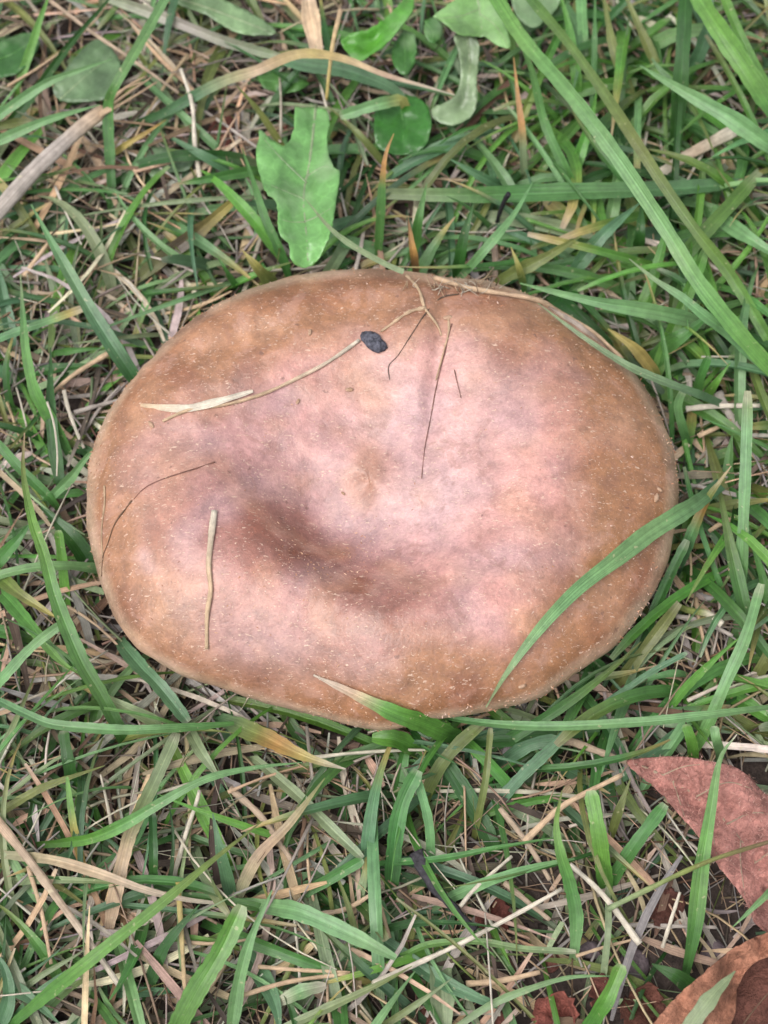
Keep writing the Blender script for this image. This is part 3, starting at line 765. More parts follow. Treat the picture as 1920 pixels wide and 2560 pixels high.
leaf('fallen_leaf', 'dark red brown hollow half of curled leaf, lying lower', 'leaf', d3, [shift([(1500, 1400), (1600, 1250), (1780, 1050)], 960, 1800, Z1)],
     lambda x, y, d: 3.5 + 1.5 * math.cos(d / 40), (122, 78, 66), M_DEAD, 'n', 6, spacing=12)
for pts, lab, c, z in (
        ([(430, 800), (520, 770), (545, 840), (520, 930), (440, 920), (400, 860)], 'dark red leaf scrap beside the black twig', (128, 72, 62), 3),
        ([(1150, 780), (1230, 720), (1290, 760), (1290, 840), (1200, 890), (1150, 850)], 'dark brown leaf scrap between fallen leaf and upright dark-edged blade', (118, 76, 66), 3),
        ([(1040, 1200), (1130, 1140), (1200, 1180), (1190, 1290), (1080, 1330), (1020, 1280)], 'dark brown leaf scrap beside the orange curled leaf', (112, 70, 58), 3),
        ([(650, 1230), (740, 1180), (820, 1220), (820, 1340), (700, 1350), (640, 1300)], 'red brown leaf scrap under the light arching blade', (158, 92, 80), 3),
        ([(890, 1120), (960, 1100), (990, 1160), (960, 1240), (900, 1220)], 'small reddish leaf scrap by the blunt green blade', (132, 80, 70), 3)):
    q = shift(pts, 960, 1800, Z1)
    leaf('leaf_scrap', lab, 'leaf scrap', q, [[q[0], (sum(a for a, b in q) / len(q), sum(b for a, b in q) / len(q)), q[3]]], lambda x, y, d: z + 0.05 * d, c, M_DEAD, 'n', 4, spacing=9, jag=17, warp=2.5)
q = shift([(900, 560), (940, 500), (1000, 505), (1010, 570), (980, 640), (920, 640)], 0, 0, Z1)
leaf('leaf_scrap', 'pinkish red leaf scrap on soil among the weed leaves', 'leaf scrap', q, [[q[0], (550, 330), q[3]]], lambda x, y, d: 2.5 + .03 * d, (176, 110, 96), M_DEAD, 'n', 4, spacing=12)

# ------------------------------------------------------------------ things lying on the cap
lw = on_cap(935, 857, 0.5)
def lump(name, label, cat, c, rx, ry, rz, ang, m, seed, group=None, rough=.22):
    rn = random.Random(seed); v, f = [], []; nu, nv = 16, 10
    for j in range(nv + 1):
        for i in range(nu):
            th, ph = 2 * math.pi * i / nu, math.pi * j / nv
            d = Vector((math.sin(ph) * math.cos(th), math.sin(ph) * math.sin(th), math.cos(ph)))
            k = 1 + rough * noise.noise(d * 1.6 + Vector((seed, 0, 0))) + rough * .5 * noise.noise(d * 4 + Vector((seed, 3, 0)))
            x, y = d.x * rx * k, d.y * ry * k
            v.append(Vector((x * math.cos(ang) - y * math.sin(ang), x * math.sin(ang) + y * math.cos(ang), d.z * rz * k)))
    for j in range(nv):
        for i in range(nu):
            a, b = j * nu + i, j * nu + (i + 1) % nu; f.append((a, a + nu, b + nu, b))
    o = make(name, v, f, m); o.location = c
    return tag(o, label, cat, group)
lump('debris_lump', 'small slate grey furry lump at the end of the long curved stalk', 'debris', lw, 2.5 * MM, 1.5 * MM, 0.8 * MM, -0.72, M_LUMP, 5, rough=.26)
stalk = empty('dry_stalk', on_cap(407, 1055, 0)); tag(stalk, 'long thin curved dry stalk with flat sheath lying on the cap', 'straw')
straw('', [(0, 's'), (.5, 's'), (1, 'w')], 9, [(x, y, 'c0.35') for x, y in ((407, 1055), (470, 1028), (561, 1014), (658, 986), (754, 942), (826, 903), (899, 852))], name='stalk', parent=stalk, taper=(.9, 1.1))
sh = path3([(x, y, z) for x, y, z in ((352, 1014, 'c0.2'), (420, 1022, 'c0.35'), (480, 1022, 'c0.45'), (555, 1004, 'c0.5'), (632, 980, 'c0.4'))], (0, 0), 26)
v, f, c, u = blade_geo(sh, 20 * PXM, [(0, 's'), (.4, 'w'), (1, 'w')], .12, 0.1, 'both', 0.1)
so = make('sheath', v, f, M_STRAW, None, c, u); place(so, sh[0].copy()); adopt(so, stalk)
straw('short stiff pale straw lying flat on the cap, apart from the rest', [(0, 'w'), (.5, 's'), (1, 's')], 15, [(x, y, 'c0.45') for x, y in ((537, 1280), (529, 1345), (523, 1417), (528, 1475), (519, 1537), (518, 1622))], flat=.55, taper=(1.1, .55))
def fibre(label, col, w_, pts, off=0.12, taper=(1, .5), **k):
    return straw(label, col, w_, [(x, y, 'c%g' % off) for x, y in pts], taper=taper, flat=.8, wob=.2, sides=5, name='fibre', cat='fibre', **k)
fibre('dark wiry fibre angled across the cap towards its edge', 'q', 3.4, [(537, 1156), (490, 1172), (441, 1187), (393, 1204), (359, 1223), (335, 1248)])
fibre('thin reddish fibre trailing down the cap edge from the wiry one', 'n', 4, [(330, 1252), (311, 1277), (287, 1311), (270, 1360), (258, 1393), (255, 1441)])
fibre('black hair-thin rootlet running from cap edge past the grey lump', 'e', 3.6, [(1148, 736), (1102, 746), (1062, 787), (1032, 832), (996, 888), (972, 915), (974, 950)])
fibre('pale forked rootlet draped over the far cap edge', 's', 11, [(1016, 690), (1047, 726), (1062, 771), (1092, 812), (1104, 840)])
fibre('pale twiggy rootlet pointing at the grey lump', 's', 11, [(1062, 771), (1021, 782), (971, 817), (952, 830)])
fibre('long straight dark rootlet beside the cap dent', 'q', 3.6, [(1130, 810), (1113, 878), (1092, 964), (1075, 1055), (1062, 1121), (1054, 1197)])
fibre('pale ridge fibre lying along the long dark rootlet', 's', 6, [(1120, 790), (1122, 830), (1104, 900), (1090, 950)], .1)
fibre('short dark bristle next to the long straight rootlet', 'q', 3, [(1136, 925), (1144, 960), (1153, 996)])
fibre('pale fibre hanging down the cap side edge below the crumbs', 's', 5, [(262, 1215), (262, 1262), (256, 1310), (255, 1350), (258, 1400)], .1)
CR = ['horseshoe-like flake on the cap below the grey lump', 'pale crumb on the cap beside the curved stalk', 'brown crumb at the free end of the curved stalk', 'pale chip where the long straight rootlet starts', 'pale flake on the cap rim beside the arching blade', 'smaller flake above the one beside the arching blade', 'pale crumb under the arching blade tip near cap edge', 'tiny crumb on the cap between grey lump and olive blade', 'white speck in the dent of the cap']
for k, (x, y, s_) in enumerate(((874, 975, 9), (745, 1005, 7), (378, 1062, 9), (1120, 795, 11), (1640, 1245, 10), (1648, 1225, 7), (1305, 1715, 9), (775, 832, 8), (858, 1234, 5))):
    h = on_cap(x, y, .15)
    if h: lump('crumb', CR[k], 'crumb', h, s_ * 1.2 * PXM, s_ * .6 * PXM, .25 * MM, k * 1.1, M_STEM, k, 'crumbs stuck to the cap')
straw('pale dry stem lying along the far rim of the cap', 's', 13, [(1085, 699, 'c0.4'), (1173, 726, 'c0.6'), (1254, 741, 'c0.7'), (1340, 757, 'c0.7'), (1406, 783, 'c0.8'), (1472, 823, 'c0.9'), (1507, 862, 'c0.8'), (1556, 897, 'c0.4')], taper=(1, .8), wob=.2)
blade('brown withered blade strip along the far rim of cap', [(0, 'n'), (.5, 'k'), (1, 'n')], 26, [(1330, 752, 17), (1400, 790, 19), (1460, 830, 19), (1530, 885, 17)], tip='both', mat_=M_STRAW, name='withered_shoot', cat='dry blade')
tf = random.Random(11); tuft = Bag()
for k in range(46):
    x, y = tf.gauss(1160, 60), tf.gauss(722, 8) ; a = on_cap(x, y, .1)
    if a is None: continue
    pth = [a, a + Vector((tf.uniform(-1, 1), tf.uniform(-1, 1), tf.uniform(.2, .9))) * 0.0012, a + Vector((tf.uniform(-1, 1), tf.uniform(-1, 1), tf.uniform(.1, .6))) * 0.0028]
    tuft.add(*tube_geo(spline(pth, 6), tf.uniform(.05, .12) * MM, tf.choice(['s', 'w', 'p', 'n']), 4, 1, (1, .4), 0, tf))
tb = tuft.build('fibre_tuft', M_STRAW); tag(tb, 'tuft of pale tangled fibres on the far rim of cap', 'tuft')

# ------------------------------------------------------------------ traced grass blades and straws (base -> tip, photo pixels)
B, S = blade, straw
# --- among the weed leaves
B('tall green blade rising beside the grey stalk and bending over', [(0, 'd'), (.4, 'g'), (1, 'l')], 32, [(282, 545), (276, 400), (272, 270), (290, 215), (345, 120), (411, 0), (440, -60)], (0, 10, 18, 22, 24), base=.8, tip='blunt')
B('light green blade crossing above the dull rounded leaf', 'l', 28, [(-40, 312), (0, 285), (110, 210), (200, 175), (280, 148)], (8, 15, 16))
B('light green blade ending at the grey stalk, below its twin', 'l', 28, [(-40, 372), (0, 350), (115, 301), (250, 262)], (8, 14, 14))
B('dark green blade slanting behind the two light crossing blades', 'd', 26, [(-20, 350), (58, 266), (174, 110), (270, 0), (300, -40)], (5, 10, 12))
B('bright green stem blade near the dark broad leaf', 'b', 26, [(45, 215), (75, 130), (100, 50), (118, 0), (120, -30)], (4, 12, 15))
S('thick grey dry stalk with frayed end among the weed leaves', [(0, 'k'), (.7, 'k'), (1, 's')], 46, [(-60, 580), (0, 522), (80, 432), (145, 370), (210, 312), (260, 275)], (10, 12, 12), taper=(1.05, .85), flat=.45, name='dry_stalk', wob=.03, sides=10)
for k, q in enumerate(([(250, 285), (310, 240), (380, 192)], [(255, 278), (300, 228), (355, 205)], [(248, 290), (320, 250), (392, 205)], [(258, 270), (320, 215), (368, 190)])):
    S('', 's', 11, q, (12.5, 13, 13), taper=(1.1, .4), name='frayed_fibre', parent=[o for o in scene.objects if o.get('label', '').startswith('thick grey dry stalk')][0])
S('thin tan strand running down past the dull rounded leaf', 'p', 13, [(124, 0), (231, 81), (318, 140), (446, 232)], (6, 9, 8))
S('thin greyish strand crossing soil towards the toothed leaf', 'k', 10, [(480, 258), (560, 310), (645, 370)], (6, 6))
B('long pale faded blade lying below the rough leaf', [(0, 'm'), (.5, 'k'), (1, 'm')], 36, [(260, -10), (350, 22), (434, 52), (550, 98), (640, 125), (705, 142)], (9, 8.5, 7.5), tip='blunt')
B('long bent blade, dark green turning yellow then white', [(0, 'd'), (.24, 't'), (.29, 'm'), (.45, 's'), (.6, 'y'), (.8, 's'), (1, 'w')], 31, [(335, 312), (417, 278), (520, 220), (575, 196), (640, 176), (725, 140), (790, 134), (870, 150), (960, 186), (1060, 215), (1138, 238)], (4, 12, 18, 19, 17, 13), fold=.12, base=.7)
B('dull teal blade lying under the bent yellowing blade', 't', 46, [(700, 150), (780, 165), (860, 175), (960, 212), (1010, 245)], (10, 12, 9), tip='both')
B('short amber blade near the grey stalk', [(0, 'o'), (.35, 'y'), (1, 'a')], 17, [(285, 385), (310, 365), (360, 335), (415, 300)], (3, 9, 10))
B('dull green blade above the ragged grey leaf', 't', 30, [(600, 440), (505, 388), (410, 335)], (3, 8, 8))
B('green blade with pale tip lying beside the toothed leaf', [(0, 'g'), (.8, 'g'), (1, 's')], 30, [(640, 424), (520, 447), (428, 462)], (6, 9, 9))
S('pale upright straw standing beside the ragged grey leaf', 'w', 15, [(512, 535), (498, 435), (487, 360), (480, 260), (452, 172)], (2, 6, 10, 12))
B('very thin grey green blade stretched level towards the toothed leaf', 'm', 13, [(645, 492), (550, 496), (405, 508), (260, 528), (135, 552)], (6, 9, 9, 8))
B('thick blue green blade slanting down behind the cap edge', [(0, 'd'), (.4, 't'), (1, 'l')], 44, [(350, 970), (300, 895), (231, 787), (170, 680), (120, 590), (78, 512)], (5, 12, 17, 20), fold=.22, base=.9)
B('pale thin blade lying over the toothed leaf and cap edge', 'm', 15, [(1010, 680, 31), (960, 658, 30), (880, 613, 27), (822, 567, 24), (758, 490, 20)], (0, 0), base=.9)
B('narrow green blade beside the toothed leaf edge', 'g', 26, [(722, 695), (700, 630), (665, 550), (637, 463), (605, 370)], (3, 10, 14, 14))
B('olive green blade running up from the toothed leaf', 'o', 21, [(705, 362), (648, 278), (590, 212)], (6, 12, 17))
B('broad olive yellow blade end at the cap rim', [(0, 'o'), (.5, 'o'), (1, 'y')], 40, [(692, 722), (660, 690), (635, 660), (606, 626)], (6, 14, 16))
B('olive brown folded blade with yellow edge near the cap', [(0, 'o'), (.5, 'e'), (1, 'y')], 42, [(340, 700), (434, 625), (492, 580), (585, 500)], (3, 7, 8), tip='both', fold=.35)
B('small green blade between the olive blades at cap rim', 'g', 17, [(590, 715), (565, 675), (543, 640)], (3, 9, 11))
B('green stem blade with orange lance tip', [(0, 'g'), (.6, 'g'), (.72, 'a'), (1, 'a')], 26, [(946, 640), (952, 540), (957, 450), (965, 385), (985, 334)], (3, 12, 18, 20), base=.5)
B('tan withered blade hanging from above the bent blade', [(0, 'p'), (.5, 's'), (1, 'p')], 52, [(795, 135), (785, 80), (772, 20), (765, -40)], (9, 12, 13), tip='both', mat_=M_STRAW, name='withered_shoot', cat='dry blade')
S('slim yellowish stalk crossing the bent yellowing blade', [(0, 'y'), (1, 's')], 15, [(816, 250), (824, 170), (833, 104), (852, 22)], (11, 19, 20), taper=(.6, 1))
B('pale teal blade with yellow end beside round dark leaf', [(0, 'y'), (.4, 'l'), (1, 'l')], 36, [(1005, 248), (940, 262), (850, 290)], (11, 12, 10), tip='blunt')
B('olive stem blade running below the yellow-ended teal blade', 'o', 22, [(960, 410), (900, 340), (820, 265)], (4, 9, 10))
# --- tall blades
B('longest bright green blade, sweeping down past the cap', [(0, 'b'), (.5, 'l'), (1, 'b')], 44, [(1950, 950), (1850, 835), (1747, 705), (1660, 565), (1539, 384), (1423, 232), (1307, 98), (1243, 0), (1215, -50)], (14, 24, 29, 30, 26, 22), fold=.2, base=.9, tip='blunt')
B('yellow green blade running alongside the longest blade', [(0, 'b'), (.5, 'o'), (1, 'g')], 32, [(1930, 860), (1828, 690), (1742, 579), (1672, 480), (1585, 347), (1510, 232), (1423, 110), (1330, 0), (1290, -50)], (10, 18, 22, 22, 18), base=.9, tip='blunt')
B('dark green curved blade beneath the longest blade', 'g', 27, [(1470, 530), (1440, 475), (1400, 394), (1360, 301), (1325, 162), (1267, 30)], (4, 12, 17, 17))
B('green blade descending between the two longest blades', 'b', 30, [(1446, 255), (1440, 180), (1420, 60), (1395, -30)], (5, 12, 15))
B('slim upright green blade behind the yellow green blade', 'g', 19, [(1481, 290), (1485, 180), (1487, 80), (1488, -30)], (4, 12, 16))
B('olive green blade standing behind the yellow green blade', 'o', 32, [(1590, 270), (1560, 190), (1533, 116), (1505, -30)], (4, 10, 14))
B('dark broad upright blade behind the pale pink strip', 'd', 46, [(1684, 390), (1695, 270), (1704, 174), (1713, 60), (1715, -40)], (3, 14, 20, 22), fold=.3, tip='blunt')
B('wide light green blade slanting down over the dark upright blade', 'l', 48, [(1960, 388), (1920, 359), (1829, 296), (1713, 230), (1600, 164)], (14, 22, 23, 22))
B('wide vivid green blade with yellow edge in the tall tuft', [(0, 'g'), (.5, 'b'), (1, 'b')], 60, [(1960, 320), (1920, 258), (1870, 180), (1817, 100), (1750, 0), (1730, -50)], (14, 22, 24), tip='blunt', fold=.25)
B('bright green blade next to the wide yellow-edged blade', 'b', 32, [(1960, 300), (1900, 190), (1850, 90), (1800, -30)], (10, 17, 20), tip='blunt')
B('olive blade leaning behind the dark broad upright blade', 'o', 30, [(1660, 210), (1625, 130), (1590, 50), (1555, -30)], (4, 10, 14))
B('light blue green blade leaning off the dark upright blade', 't', 40, [(1712, 190), (1745, 140), (1770, 70), (1775, 10), (1790, -40)], (5, 14, 17))
S('wide pale pink dry strip in the tall grass', [(0, 'w'), (.5, 'p'), (1, 'w')], 36, [(1646, 438), (1700, 400), (1742, 376), (1838, 325)], (8, 10, 11), flat=.3, taper=(.8, 1), sides=10, wob=.05)
S('thin white thread hanging off the pale pink strip', 'w', 9, [(1760, 378), (1730, 430), (1695, 495)], (9, 8, 6))
S('tan dry stem dangling below the pale pink strip', 's', 13, [(1808, 370), (1812, 430), (1828, 512)], (8, 7, 5))
B('orange lance-tipped blade on thin green stem beside the longest blade', [(0, 'm'), (.4, 'm'), (.55, 'a'), (1, 'a')], 22, [(1310, 470), (1307, 390), (1305, 324), (1295, 240), (1284, 143)], (3, 12, 17, 20), base=.3)
B('wide dull green blade lying level across the tall blades', [(0, 'y'), (.08, 'm'), (.3, 'g'), (1, 't')], 50, [(950, 484), (1134, 488), (1280, 486), (1423, 482), (1655, 476), (1800, 465), (1960, 452)], (8, 11, 12, 11, 9), fold=.3, tip='both', base=.5)
B('dark teal blade tip above the level dull blade', 't', 37, [(1290, 478), (1240, 458), (1192, 434), (1126, 398)], (5, 12, 15))
B('upright green blade standing before the level dull blade', 'g', 31, [(1032, 640), (1040, 590), (1047, 545), (1067, 458)], (5, 12, 17))
B('dark upright blade close to the cap rim', 'd', 33, [(1140, 690), (1150, 640), (1163, 579), (1183, 510)], (7, 14, 18))
B('light green blade rising from the cap rim', 'l', 25, [(1150, 695), (1209, 628), (1284, 538), (1332, 455)], (9, 16, 18, 19))
B('broad faded grey green blade behind the cap', 'm', 42, [(1190, 538), (1280, 548), (1365, 562), (1515, 592)], (6, 7, 7), tip='both')
B('yellow green blade slanting to the cap rim', 'o', 36, [(1250, 702), (1310, 670), (1365, 642), (1455, 588)], (8, 13, 14))
B('blue green blade crossing below the longest blade', 't', 42, [(1420, 695), (1470, 630), (1516, 579), (1600, 506)], (6, 12, 14))
S('black twig stub poking up before the level blade', 'x', 13, [(1238, 570), (1250, 530), (1262, 500), (1272, 484)], (4, 13, 16), flat=.9, name='twig', cat='twig', taper=(.8, 1.1))
B('thin green blade bending under the pink strip', 'm', 15, [(1736, 564), (1829, 521), (1940, 502)], (5, 9, 9))
B('broad light green blade lying below the pink strip', 'l', 42, [(1750, 510), (1846, 579), (1940, 640)], (6, 12, 13), tip='both')
B('orange brown withered blade upright at cap rim', [(0, 'n'), (.5, 'a'), (1, 'n')], 24, [(1038, 672), (1030, 620), (1020, 543)], (8, 14, 16), mat_=M_STRAW, name='withered_shoot', cat='dry blade')
B('yellowish blade stub beside the slanting blade at cap rim', [(0, 'g'), (1, 'y')], 22, [(1312, 715), (1298, 670), (1277, 617)], (7, 13, 15))
B('green blade standing below the level dull blade', 'd', 34, [(1590, 640), (1600, 580), (1605, 500)], (3, 10, 11))
B('wide green blade lying behind the cap corner', 'g', 44, [(1590, 690), (1680, 610), (1790, 580), (1930, 600)], (4, 9, 10))
# --- beside the cap's right edge
B('light green blade skimming over the cap corner', [(0, 'm'), (.3, 'l'), (1, 'l')], 42, [(1775, 812), (1690, 789), (1595, 771), (1500, 756), (1400, 733), (1300, 708)], (9, 17, 20, 20, 20), fold=.18)
B('dull green narrow blade draped along the cap rim', [(0, 't'), (1, 'm')], 22, [(1800, 1008, 8), (1740, 984, 15), (1660, 955, 19), (1583, 922, 21), (1520, 885, 22), (1457, 842, 23), (1400, 800, 23), (1345, 758, 22)], (0, 0), base=.9)
B('light green blade with stem-like start crossing under the longest', [(0, 'l'), (.7, 'l'), (1, 'm')], 32, [(1945, 950), (1832, 842), (1769, 796), (1703, 742), (1636, 698), (1573, 647)], (10, 20, 23, 22))
B('broad mid green blade folded beside the yellow short blade', 'g', 48, [(1625, 915), (1668, 868), (1706, 840), (1785, 780)], (4, 10, 13))
B('short broad yellow blade at the cap edge', [(0, 'g'), (.25, 'y'), (1, 'y')], 36, [(1640, 935), (1610, 895), (1579, 863), (1520, 822)], (6, 12, 14))
B('round-tipped upright green blade by the cap edge', 'g', 29, [(1735, 1010), (1745, 965), (1755, 930), (1770, 890)], (4, 12, 17), tip='blunt')
B('pointed green blade next to the round-tipped one', 'b', 24, [(1762, 995), (1790, 955), (1826, 906)], (5, 11, 14))
B('curved short blade with cut white tip beside the cap', [(0, 'g'), (.85, 'l'), (1, 'w')], 25, [(1720, 1112), (1706, 1068), (1694, 1011), (1716, 962)], (3, 10, 15), tip='blunt')
B('tall straight light green blade with rounded cut tip', [(0, 'd'), (.3, 'g'), (.85, 'l'), (1, 'o')], 33, [(1844, 1600), (1851, 1453), (1858, 1327), (1863, 1200), (1867, 1080), (1869, 977)], (3, 12, 18, 22), tip='blunt', fold=.12, roll=0)
B('long blue green blade arching across the cap', [(0, 't'), (.3, 'l'), (.8, 'l'), (1, 'm')], 43, [(1800, 1212, 13), (1740, 1258, 20), (1684, 1293, 24), (1609, 1343, 'c2.0'), (1533, 1402, 'c2.2'), (1431, 1483, 'c2.0'), (1340, 1580, 'c1.5'), (1264, 1681, 'c1.2'), (1213, 1764, 'c0.8')], (0, 0), fold=.16, roll=.05, base=.8, n=50)
B('pointed blade with an orange patch at cap edge', [(0, 't'), (.45, 'l'), (.62, 'a'), (.72, 'o'), (1, 's')], 31, [(1700, 1410), (1728, 1342), (1769, 1251), (1800, 1205), (1828, 1165)], (4, 14, 19, 20), tip='sharp')
B('dark green blunt blade leaning against the cap underside', [(0, 'd'), (.7, 'g'), (1, 'l')], 30, [(1560, 1680), (1611, 1596), (1642, 1516), (1684, 1421), (1719, 1350)], (2, 6, 9, 12), tip='blunt')
B('long pale blue green blade with rounded tip by straight blade', [(0, 'b'), (.5, 'l'), (1, 'l')], 32, [(1730, 1890), (1769, 1817), (1816, 1706), (1864, 1596), (1904, 1460)], (3, 11, 16, 18), tip='blunt')
B('green blade leaning on the rounded pale blade', 'b', 22, [(1668, 1780), (1721, 1713), (1785, 1649), (1853, 1590)], (3, 10, 16))
B('long light green blade lying level below the cap', [(0, 'g'), (.3, 'l'), (1, 'l')], 24, [(1050, 1776, 10), (1120, 1795, 11), (1254, 1812, 12), (1406, 1816, 14), (1609, 1805, 15), (1740, 1792, 15), (1850, 1778, 13), (1960, 1764, 8)], (0, 0), tip='both')
fb = B('vivid green blade with pale tip clasping the near cap edge', [(0, 'd'), (.3, 'b'), (.65, 'b'), (.8, 's'), (1, 'w')], 48, [(1150, 1846, 3), (1100, 1824, 11), (1045, 1803, 17), (990, 1780, 'c1.6'), (940, 1758, 'c1.3'), (875, 1728, 'c0.9'), (786, 1687, 'c0.7')], (0, 0), fold=.2, base=.8, n=44)
B('thin green stem crossing towards the level blade', 't', 17, [(1490, 1775), (1560, 1727), (1627, 1681), (1718, 1632)], (5, 9, 12), tip='blunt')
B('deep green blade lying behind the straight cut blade', 'd', 48, [(1905, 1500), (1840, 1400), (1790, 1340), (1740, 1290)], (3, 6, 7))
B('slim green blade curving behind the straight cut blade', 'g', 22, [(1930, 1560), (1905, 1440), (1885, 1370), (1868, 1300)], (4, 10, 12))
B('yellow flecked level blade passing the straight cut blade', [(0, 'o'), (.6, 'o'), (1, 'y')], 26, [(1760, 1275), (1830, 1262), (1880, 1255), (1950, 1245)], (5, 9, 10))
S('stubby grass sheath with cream rounded end', [(0, 'o'), (.6, 'o'), (.8, 'w'), (1, 'w')], 22, [(1655, 1500), (1720, 1525), (1770, 1535), (1806, 1562)], (4, 6, 7), taper=(.7, 1), flat=.7, name='grass_sheath', cat='grass')
S('cut dry stem lying across the cap side gap', 'k', 15, [(1690, 1540), (1760, 1555), (1832, 1590)], (5, 5))
S('white dry strip beside the straight cut blade', 'w', 17, [(1715, 1022), (1790, 1015), (1900, 1014)], (8, 8), flat=.3)
S('brown dead strip between pointed blade and cut blade', 'k', 26, [(1795, 980), (1820, 1030), (1850, 1085)], (6, 6), flat=.25)
S('tan dry strip pointing at the cap edge', 's', 14, [(1745, 1090), (1790, 1070), (1830, 1050)], (5, 6))
S('pale stem below the pointed blade with orange patch', 's', 20, [(1772, 1328), (1810, 1305), (1850, 1295)], (7, 8), flat=.5, taper=(.5, 1))
# --- left of the cap
B('long blade, pale at tip, dark below, beside the cap', [(0, 'd'), (.4, 'g'), (.7, 'b'), (.9, 'o'), (1, 's')], 37, [(310, 1850), (291, 1811), (253, 1738), (206, 1659), (165, 1564), (136, 1485), (111, 1390), (79, 1295), (58, 1180), (61, 1082)], (4, 10, 15, 19, 21, 21), fold=.25, base=.9)
B('yellow green blade pointing in at the long pale-tipped blade', [(0, 'b'), (.6, 'o'), (1, 'y')], 38, [(-40, 1415), (0, 1447), (47, 1485), (95, 1516), (150, 1550)], (6, 12, 12))
B('broad green blade passing under the pale crossing blade', [(0, 'g'), (1, 'b')], 36, [(-10, 1470), (25, 1504), (95, 1586), (152, 1653), (208, 1690)], (4, 8, 6))
B('light green blade crossing up to the long pale-tipped blade', 'l', 27, [(-40, 1745), (0, 1704), (79, 1618), (158, 1556)], (6, 13, 15), tip='blunt')
B('long dull green blade swinging level below the cap', [(0, 't'), (.5, 'l'), (1, 'g')], 26, [(-40, 1735), (0, 1754), (63, 1785), (127, 1811), (222, 1822), (316, 1826), (400, 1823), (500, 1816), (585, 1808)], (8, 12, 14, 13, 8), tip='both', base=.9)
B('greyish green blade emerging from under the cap', 't', 40, [(300, 1600, 3), (313, 1622, 6), (351, 1668, 8), (400, 1719, 9), (470, 1806, 7)], (0, 0), tip='blunt')
B('wide green blade entering behind the pale-tipped blade', 'g', 36, [(-20, 1425), (20, 1375), (47, 1345), (76, 1308)], (5, 9, 10))
B('green upright sheath beside the pale-tipped blade', 'b', 28, [(168, 1500), (160, 1430), (152, 1370), (146, 1325)], (3, 9, 12), tip='blunt')
B('broad dark green blade running under the cap edge', 'd', 52, [(235, 1425), (200, 1372), (165, 1330), (104, 1268)], (2, 6, 7))
B('green blade slanting behind the pale-tipped blade top', 'g', 28, [(125, 1245), (63, 1185), (0, 1113), (-30, 1080)], (5, 9, 10), tip='blunt')
B('light green blade touching the cap edge with its tip', 'l', 28, [(118, 1248), (174, 1195), (210, 1150), (247, 1110)], (4, 10, 13))
B('tall green twisted blade with slim pale tip', [(0, 'd'), (.5, 'b'), (.8, 'g'), (1, 'm')], 32, [(182, 1150), (136, 1062), (89, 980), (66, 880), (58, 790), (51, 686)], (3, 10, 15, 18))
B('pale teal blade with cream cut end by blue green blade', [(0, 't'), (.7, 'l'), (.86, 'y'), (1, 'w')], 24, [(-40, 870), (0, 847), (95, 812), (220, 766)], (7, 12, 13), tip='blunt')
B('dark green straight blade behind the twisted blade', 'd', 34, [(152, 1210), (135, 1100), (127, 1011), (127, 869)], (3, 8, 10))
B('short level green blade under the blue green blade', 'g', 19, [(135, 882), (190, 876), (255, 870)], (5, 8, 8))
B('dark teal blade leaning at the picture-side turf near teal blade', 't', 34, [(30, 860), (15, 780), (0, 700), (-15, 640)], (4, 8, 9))
S('cut pale straw lying before the dark gap beside cap', 's', 14, [(115, 998), (180, 940), (276, 880)], (7, 8), taper=(.7, 1.1))
S('grey straw below the cut pale one beside cap', 'k', 14, [(185, 1032), (240, 1015), (300, 1000)], (5, 5))
S('grey thin stick slanting in the dark gap beside cap', 'k', 10, [(208, 1085), (250, 1020), (300, 965)], (4, 5))
S('white bent straw pointing into the dark gap', 'w', 12, [(160, 975), (170, 1020), (190, 1075), (210, 1120)], (8, 6, 5))
S('thin white thread lying over the twisted blade', 'w', 6, [(118, 1005), (135, 1060), (143, 1130), (142, 1190)], (15, 16, 14), flat=.8)
S('pinkish stick above the level green blade', 'p', 15, [(62, 730), (130, 735), (195, 733)], (5, 5))
S('pale strip slanting above the pinkish stick', 's', 16, [(60, 690), (85, 655), (120, 608)], (6, 7))
# --- lower left turf
B('long light green blade arching over pale straws', [(0, 'd'), (.3, 'b'), (.6, 'l'), (1, 'l')], 28, [(85, 2112), (160, 2105), (232, 2093), (318, 2055), (417, 1997), (521, 1945), (637, 1919), (755, 1906)], (4, 11, 18, 20, 17), base=.4)
B('broad dull blade ending in amber and white tip', [(0, 't'), (.35, 'o'), (.55, 'a'), (.75, 'y'), (1, 'w')], 47, [(560, 1800), (620, 1826), (666, 1846), (735, 1881), (800, 1905), (864, 1923)], (5, 10, 13, 12), fold=.15)
B('pale green blade narrowing into a long straw', [(0, 's'), (.45, 's'), (.6, 'o'), (.8, 'm'), (1, 'm')], 36, [(264, 2365), (280, 2280), (295, 2205), (322, 2095), (347, 2037), (399, 1927), (442, 1832)], (3, 8, 10, 9), base=.3, tip='blunt', fold=.15)
B('dark striped blade hanging below the arching blade', 'd', 24, [(383, 2230), (383, 2150), (380, 2028)], (3, 9, 10), tip='blunt')
S('white straw leaning beside the dark striped blade', 'w', 13, [(423, 2232), (463, 2090), (490, 2010), (499, 1975)], (3, 8, 9))
B('green grey blade dropping from the cap towards arching blade', 'm', 30, [(470, 1820), (500, 1875), (538, 1932)], (5, 9, 9), tip='both')
B('pale green straight blade passing under amber-tipped blade', [(0, 'm'), (1, 'm')], 30, [(640, 1900), (752, 1997), (828, 2072), (906, 2146)], (5, 8, 8), tip='blunt')
B('green blade kinking back from the pale straight blade', 'g', 30, [(720, 2250), (810, 2205), (870, 2170), (908, 2148)], (3, 7, 9), tip='blunt')
